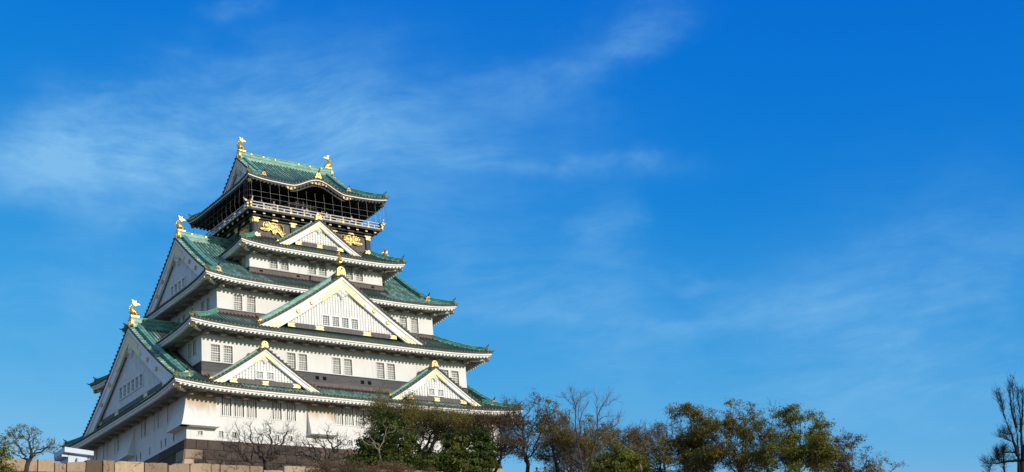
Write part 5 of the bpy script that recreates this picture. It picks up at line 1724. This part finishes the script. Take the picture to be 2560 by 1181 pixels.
tree('leafy_tree', 'bright green rounded leafy tree, largest on the right', (.6, -71.2, gz(.6, -71.2)), lobed([(.25, -70.9, 22.4, .75, .55), (.9, -71.6, 21.5, 1.3, .95), (1.9, -72.9, 20.7, 1.15, .8), (.5, -71.1, 20.4, 1.5, 1.1), (1.8, -72.7, 19.4, 1.5, 1.2), (.4, -71.2, 18.8, 2.1, 1.3), (1.6, -72.5, 18.2, 1.8, 1.2)], 4), 760, .26, .36, .13, 17.8, LF_GREEN, 1, .105, .15, 1, .50, .010, .03, gap=.45, clump=(540, 46, .21), twig=M_TWIGDK, group=GL)
tree('leafy_tree', 'small brown-leaved tree right of the largest green tree', (5.9, -71.6, gz(5.9, -71.6)), lobed([(6.4, -72.1, 20.2, .95, .7), (5.8, -71.4, 19.3, 1.2, 1.0), (6.9, -72.7, 19.0, .85, .7), (5.9, -71.5, 18.4, 1.9, 1.0), (6.3, -72.0, 17.7, 1.8, .8)], 4), 380, .26, .36, .13, 17.6, LF_BROWN, 1, .10, .15, 2, .4, .010, .03, gap=.45, clump=(230, 34, .18), twig=M_TWIGDK, group=GL)
tree('sprawling_sapling', 'small grey-green sapling at the right end of the leafy trees', (3.5, -76.6, gz(3.5, -76.6)), [(3.6, -76.6, 17.7, .55, .55), (4.4, -77.5, 17.15, .55, .3), (3.3, -76.3, 17.1, .6, .5)], 120, .18, .28, .09, 16.2, LF_GREEN, .9, .10, .07, 1, .3, .010, .03, bark=M_PALEBARK, twig=M_PALEBARK)
DKB = material('blackish_bark', (.014, .012, .012), .95, var=.3)
handtree('upright_tree', 'blackish leafless tree of upright stems at the right edge of the picture', (-3.2, -91.4, gz(-3.2, -91.4)), [([(-3.2, -91.4, gz(-3.2, -91.4) - .2), (-3.2, -91.4, 9.0), (-3.15, -91.5, 13.2)], .40, .30)] + STEMS, 5, .45, .009, DKB, DKB, None, .9, .09, 3)

tree('leafy_tree', 'half bare brown tree behind and between the two olive-brown leafy trees', (1.2, -62.0, TZ), lobed([(1.0, -61.8, 22.3, 1.3, 1.2), (1.8, -62.6, 21.4, 1.6, 1.3), (.8, -61.6, 20.4, 1.9, 1.2)], 4), 560, .26, .36, .11, 19.9, LF_BROWN, 1, .10, .15, 2, .6, .009, .03, gap=.4, clump=(280, 32, .19), twig=M_TWIGDK, group=GL)
tree('leafy_tree', 'half bare olive tree behind the gap left of the largest green tree', (3.4, -66.4, TZ), lobed([(3.2, -66.2, 22.0, 1.3, 1.4), (3.9, -67.0, 20.8, 1.7, 1.3), (3.0, -66.0, 19.9, 1.9, 1.1)], 4), 560, .26, .36, .11, 19.8, LF_OLIVE, 1, .10, .15, 2, .6, .009, .03, gap=.4, clump=(340, 34, .19), twig=M_TWIGDK, group=GL)
tree('leafy_tree', 'low green tree behind the right side of the largest green tree', (5.2, -68.6, TZ), lobed([(5.0, -68.4, 20.4, 1.5, 1.1), (5.8, -69.2, 19.6, 1.8, 1.1)], 4), 460, .26, .36, .11, 19.5, LF_GREEN, 1, .11, .16, 1, .5, .009, .03, gap=.5, clump=(400, 40, .2), twig=M_TWIGDK, group=GL)
tree('bare_tree', 'leafless brown tree behind the gap between the twiggy trees and the forked tree', (-6.4, -54.6, TZ), lobed([(-6.6, -54.4, 23.6, 1.5, 1.3), (-5.8, -55.2, 22.4, 1.8, 1.3), (-6.4, -54.6, 21.2, 2.0, 1.0)], 3), 560, .24, .34, .12, 20.2, LF_BROWN, 1, .09, .14, 3, .6, .014, .03, rtip=.015, gap=.3, clump=(230, 26, .17), twig=M_TWIG, group=GT)
tree('bare_tree', 'leafless brown tree behind the forked tree and the rounded bush', (-4.6, -57.8, TZ), lobed([(-4.8, -57.6, 22.9, 1.5, 1.2), (-4.0, -58.4, 21.8, 1.8, 1.2), (-4.8, -57.6, 20.8, 2.0, 1.0)], 3), 520, .24, .34, .12, 20.2, LF_OLIVE, 1, .09, .14, 3, .6, .014, .03, rtip=.015, gap=.3, clump=(250, 28, .17), twig=M_TWIG, group=GT)

tree('twiggy_shrub', 'dry brown twiggy shrub overhanging the rampart right of the big coping stones', (-29.0, -57.6, gz(-29.0, -57.6)), [(-29.6, -57.3, 19.2, 1.2, .55), (-28.2, -57.6, 19.3, 1.3, .65), (-26.6, -57.8, 19.2, 1.3, .6)], 320, .16, .24, .08, 18.2, LF_BROWN, 1.6, .08, .10, 3, .45, .008, .03, twig=M_TWIG, cat='shrub')
tree('twiggy_shrub', 'dry brown twiggy shrub in front of the reddish clipped shrub', (-25.0, -58.0, gz(-25.0, -58.0)), [(-25.4, -57.9, 19.2, 1.2, .6), (-23.8, -58.1, 19.1, 1.3, .6), (-22.2, -58.4, 19.1, 1.2, .6)], 320, .16, .24, .08, 18.2, LF_BROWN, 1.8, .08, .10, 3, .45, .008, .03, twig=M_TWIG, cat='shrub')

tree('leafy_tree', 'low olive-brown tree filling the foot of the leafy trees left of the largest green one', (-3.0, -61.6, TZ), lobed([(-3.2, -61.4, 20.9, 1.5, 1.0), (-2.2, -62.4, 20.6, 1.7, .9), (-3.9, -60.8, 20.5, 1.4, .9)], 4), 420, .26, .36, .10, 19.5, LF_OLIVE, 1, .10, .15, 2, .5, .010, .03, gap=.5, clump=(240, 34, .19), twig=M_TWIG, group=GL)


# ================================================================== PEOPLE
SKIN = material('skin', (.55, .36, .26), .6, var=.08)
def cloth(name, c): return material(name, c, .85, var=.15, vscale=5)
HAIRM = material('dark_hair', (.025, .018, .015), .6, var=.2)
def person(pos, face, top, legs, label, h=1.66, arms='rest', hat=None, group=None):
    """standing figure grown as one skinned surface; face = bearing it looks towards"""
    s = h / 1.70
    root = empty('person', pos, label, 'person', group)
    J = [(0, 0, .95, .135), (0, 0, 1.10, .125), (0, .01, 1.28, .15), (0, .01, 1.42, .10), (0, .0, 1.50, .052), (0, -.015, 1.58, .085), (0, -.01, 1.66, .075)]
    Ed = [(k, k + 1) for k in range(6)]
    def add(pts, frm):
        for p in pts:
            J.append(p); Ed.append((frm, len(J) - 1)); frm = len(J) - 1
    for q in (-1, 1):
        add([(q * .10, 0, .86, .095), (q * .105, -.01, .50, .062), (q * .11, .01, .10, .042), (q * .12, -.12, .04, .038)], 0)
        if arms == 'rest':
            add([(q * .18, .0, 1.39, .060), (q * .25, .02, 1.12, .045), (q * .24, -.10, .90, .034), (q * .235, -.14, .82, .034)], 3)
        elif arms == 'rail':
            add([(q * .18, .0, 1.39, .060), (q * .25, -.08, 1.14, .045), (q * .20, -.32, 1.04, .034), (q * .17, -.40, 1.02, .034)], 3)
        else:                                   # holding something up to the eyes
            add([(q * .18, .0, 1.39, .060), (q * .27, -.16, 1.22, .045), (q * .12, -.30, 1.46, .034), (q * .07, -.32, 1.53, .034)], 3)
    me = bpy.data.meshes.new('body_skeleton')
    me.from_pydata([(x * s, y * s, z * s) for x, y, z, r in J], Ed, [])
    o = bpy.data.objects.new('body_skeleton', me); COL.objects.link(o)
    md = o.modifiers.new('skin', 'SKIN')
    for k, v in enumerate(me.skin_vertices[0].data):
        v.radius = (J[k][3] * s, J[k][3] * s * (.8 if k in (1, 2, 3) else 1)); v.use_root = (k == 0)
    o.modifiers.new('sub', 'SUBSURF').levels = 1
    dg = bpy.context.evaluated_depsgraph_get(); dg.update()
    body = bpy.data.meshes.new_from_object(o.evaluated_get(dg))
    bpy.data.objects.remove(o)
    body.name = 'body'
    body.materials.clear()
    for m in (SKIN, top, legs): body.materials.append(m)
    for p in body.polygons:
        c = p.center; z = c.z / s
        hand = arms == 'rest' and z < .90 and abs(c.x) > .2 * s or arms == 'rail' and c.y < -.33 * s or arms == 'up' and c.y < -.27 * s and z > 1.35
        p.material_index = 0 if z > 1.46 or hand else (1 if z > .90 else 2)
        p.use_smooth = True
    b = bpy.data.objects.new('body', body); COL.objects.link(b); b.parent = root
    hm = MB()
    hm.ellipsoid((0, .012 * s, 1.645 * s), (.088 * s, .095 * s, .085 * s), n=10, k=6)
    hm.build('hair', HAIRM, root, None, True)
    if hat:
        ht = MB()
        ht.ellipsoid((0, 0, 1.69 * s), (.10 * s, .11 * s, .075 * s), n=10, k=5)
        ht.tube([(0, 0, 1.665 * s), (0, 0, 1.68 * s)], .17 * s, 12)
        ht.build('sun_hat', hat, root, None, True)
    root.rotation_euler = (0, 0, R(180 - face))
    return root
C_PALE = cloth('pale_blue_cloth', (.30, .36, .50)); C_BLUE = cloth('blue_cloth', (.03, .07, .30)); C_GREY = cloth('grey_cloth', (.42, .42, .44)); C_DARK = cloth('dark_cloth', (.03, .03, .04))
C_WHITE = cloth('white_cloth', (.75, .75, .75)); C_RED = cloth('rust_cloth', (.35, .10, .06)); C_YEL = cloth('yellow_cloth', (.75, .52, .03)); C_PINK = cloth('pale_pink_cloth', (.7, .48, .42)); C_BEIGE = cloth('beige_cloth', (.45, .34, .24))
BP = 'visitors at the balcony railing'
person((-1.3, -6.0, 61.26), 200, C_BLUE, C_DARK, 'person in a blue jacket standing at the balcony railing', 1.70, 'rail', group=BP)
person((-.62, -5.8, 61.26), 190, C_GREY, C_DARK, 'tall person in a pale grey coat beside the blue jacket on the balcony', 1.80, 'rest', group=BP)
person((-5.05, -6.1, 61.26), 215, C_BEIGE, C_DARK, 'person in a white sun hat near the left end of the balcony', 1.58, 'rail', C_WHITE, group=BP)
person((1.25, -6.0, 61.26), 190, C_RED, C_DARK, 'person in a rust red top behind the ridge end of the small top gable', 1.62, 'up', group=BP)
person((1.95, -5.9, 61.26), 185, C_WHITE, C_DARK, 'person in a white top just right of the ridge end on the balcony', 1.64, 'rail', group=BP)
person((5.2, -6.1, 61.26), 170, C_PINK, C_DARK, 'person in a pale pink top near the right end of the balcony', 1.60, 'rail', group=BP)
person((-6.6, -6.1, 61.26), 225, C_DARK, C_DARK, 'person in dark clothes in the left corner of the balcony', 1.62, 'rest', group=BP)
person((-21.6, -43.3, TZ), 200, C_PALE, C_DARK, 'person in pale blue below the keep base behind a bare gnarled tree', 1.68, 'rest')
person((-10.24, -56.85, TZ), 215, C_YEL, C_DARK, 'person in a bright yellow top at the foot of the picture under bare trees', 1.76, 'rest')
person((-10.75, -56.5, TZ), 215, C_PINK, C_BEIGE, 'person in a pale pink top beside the one in yellow', 1.78, 'rest')
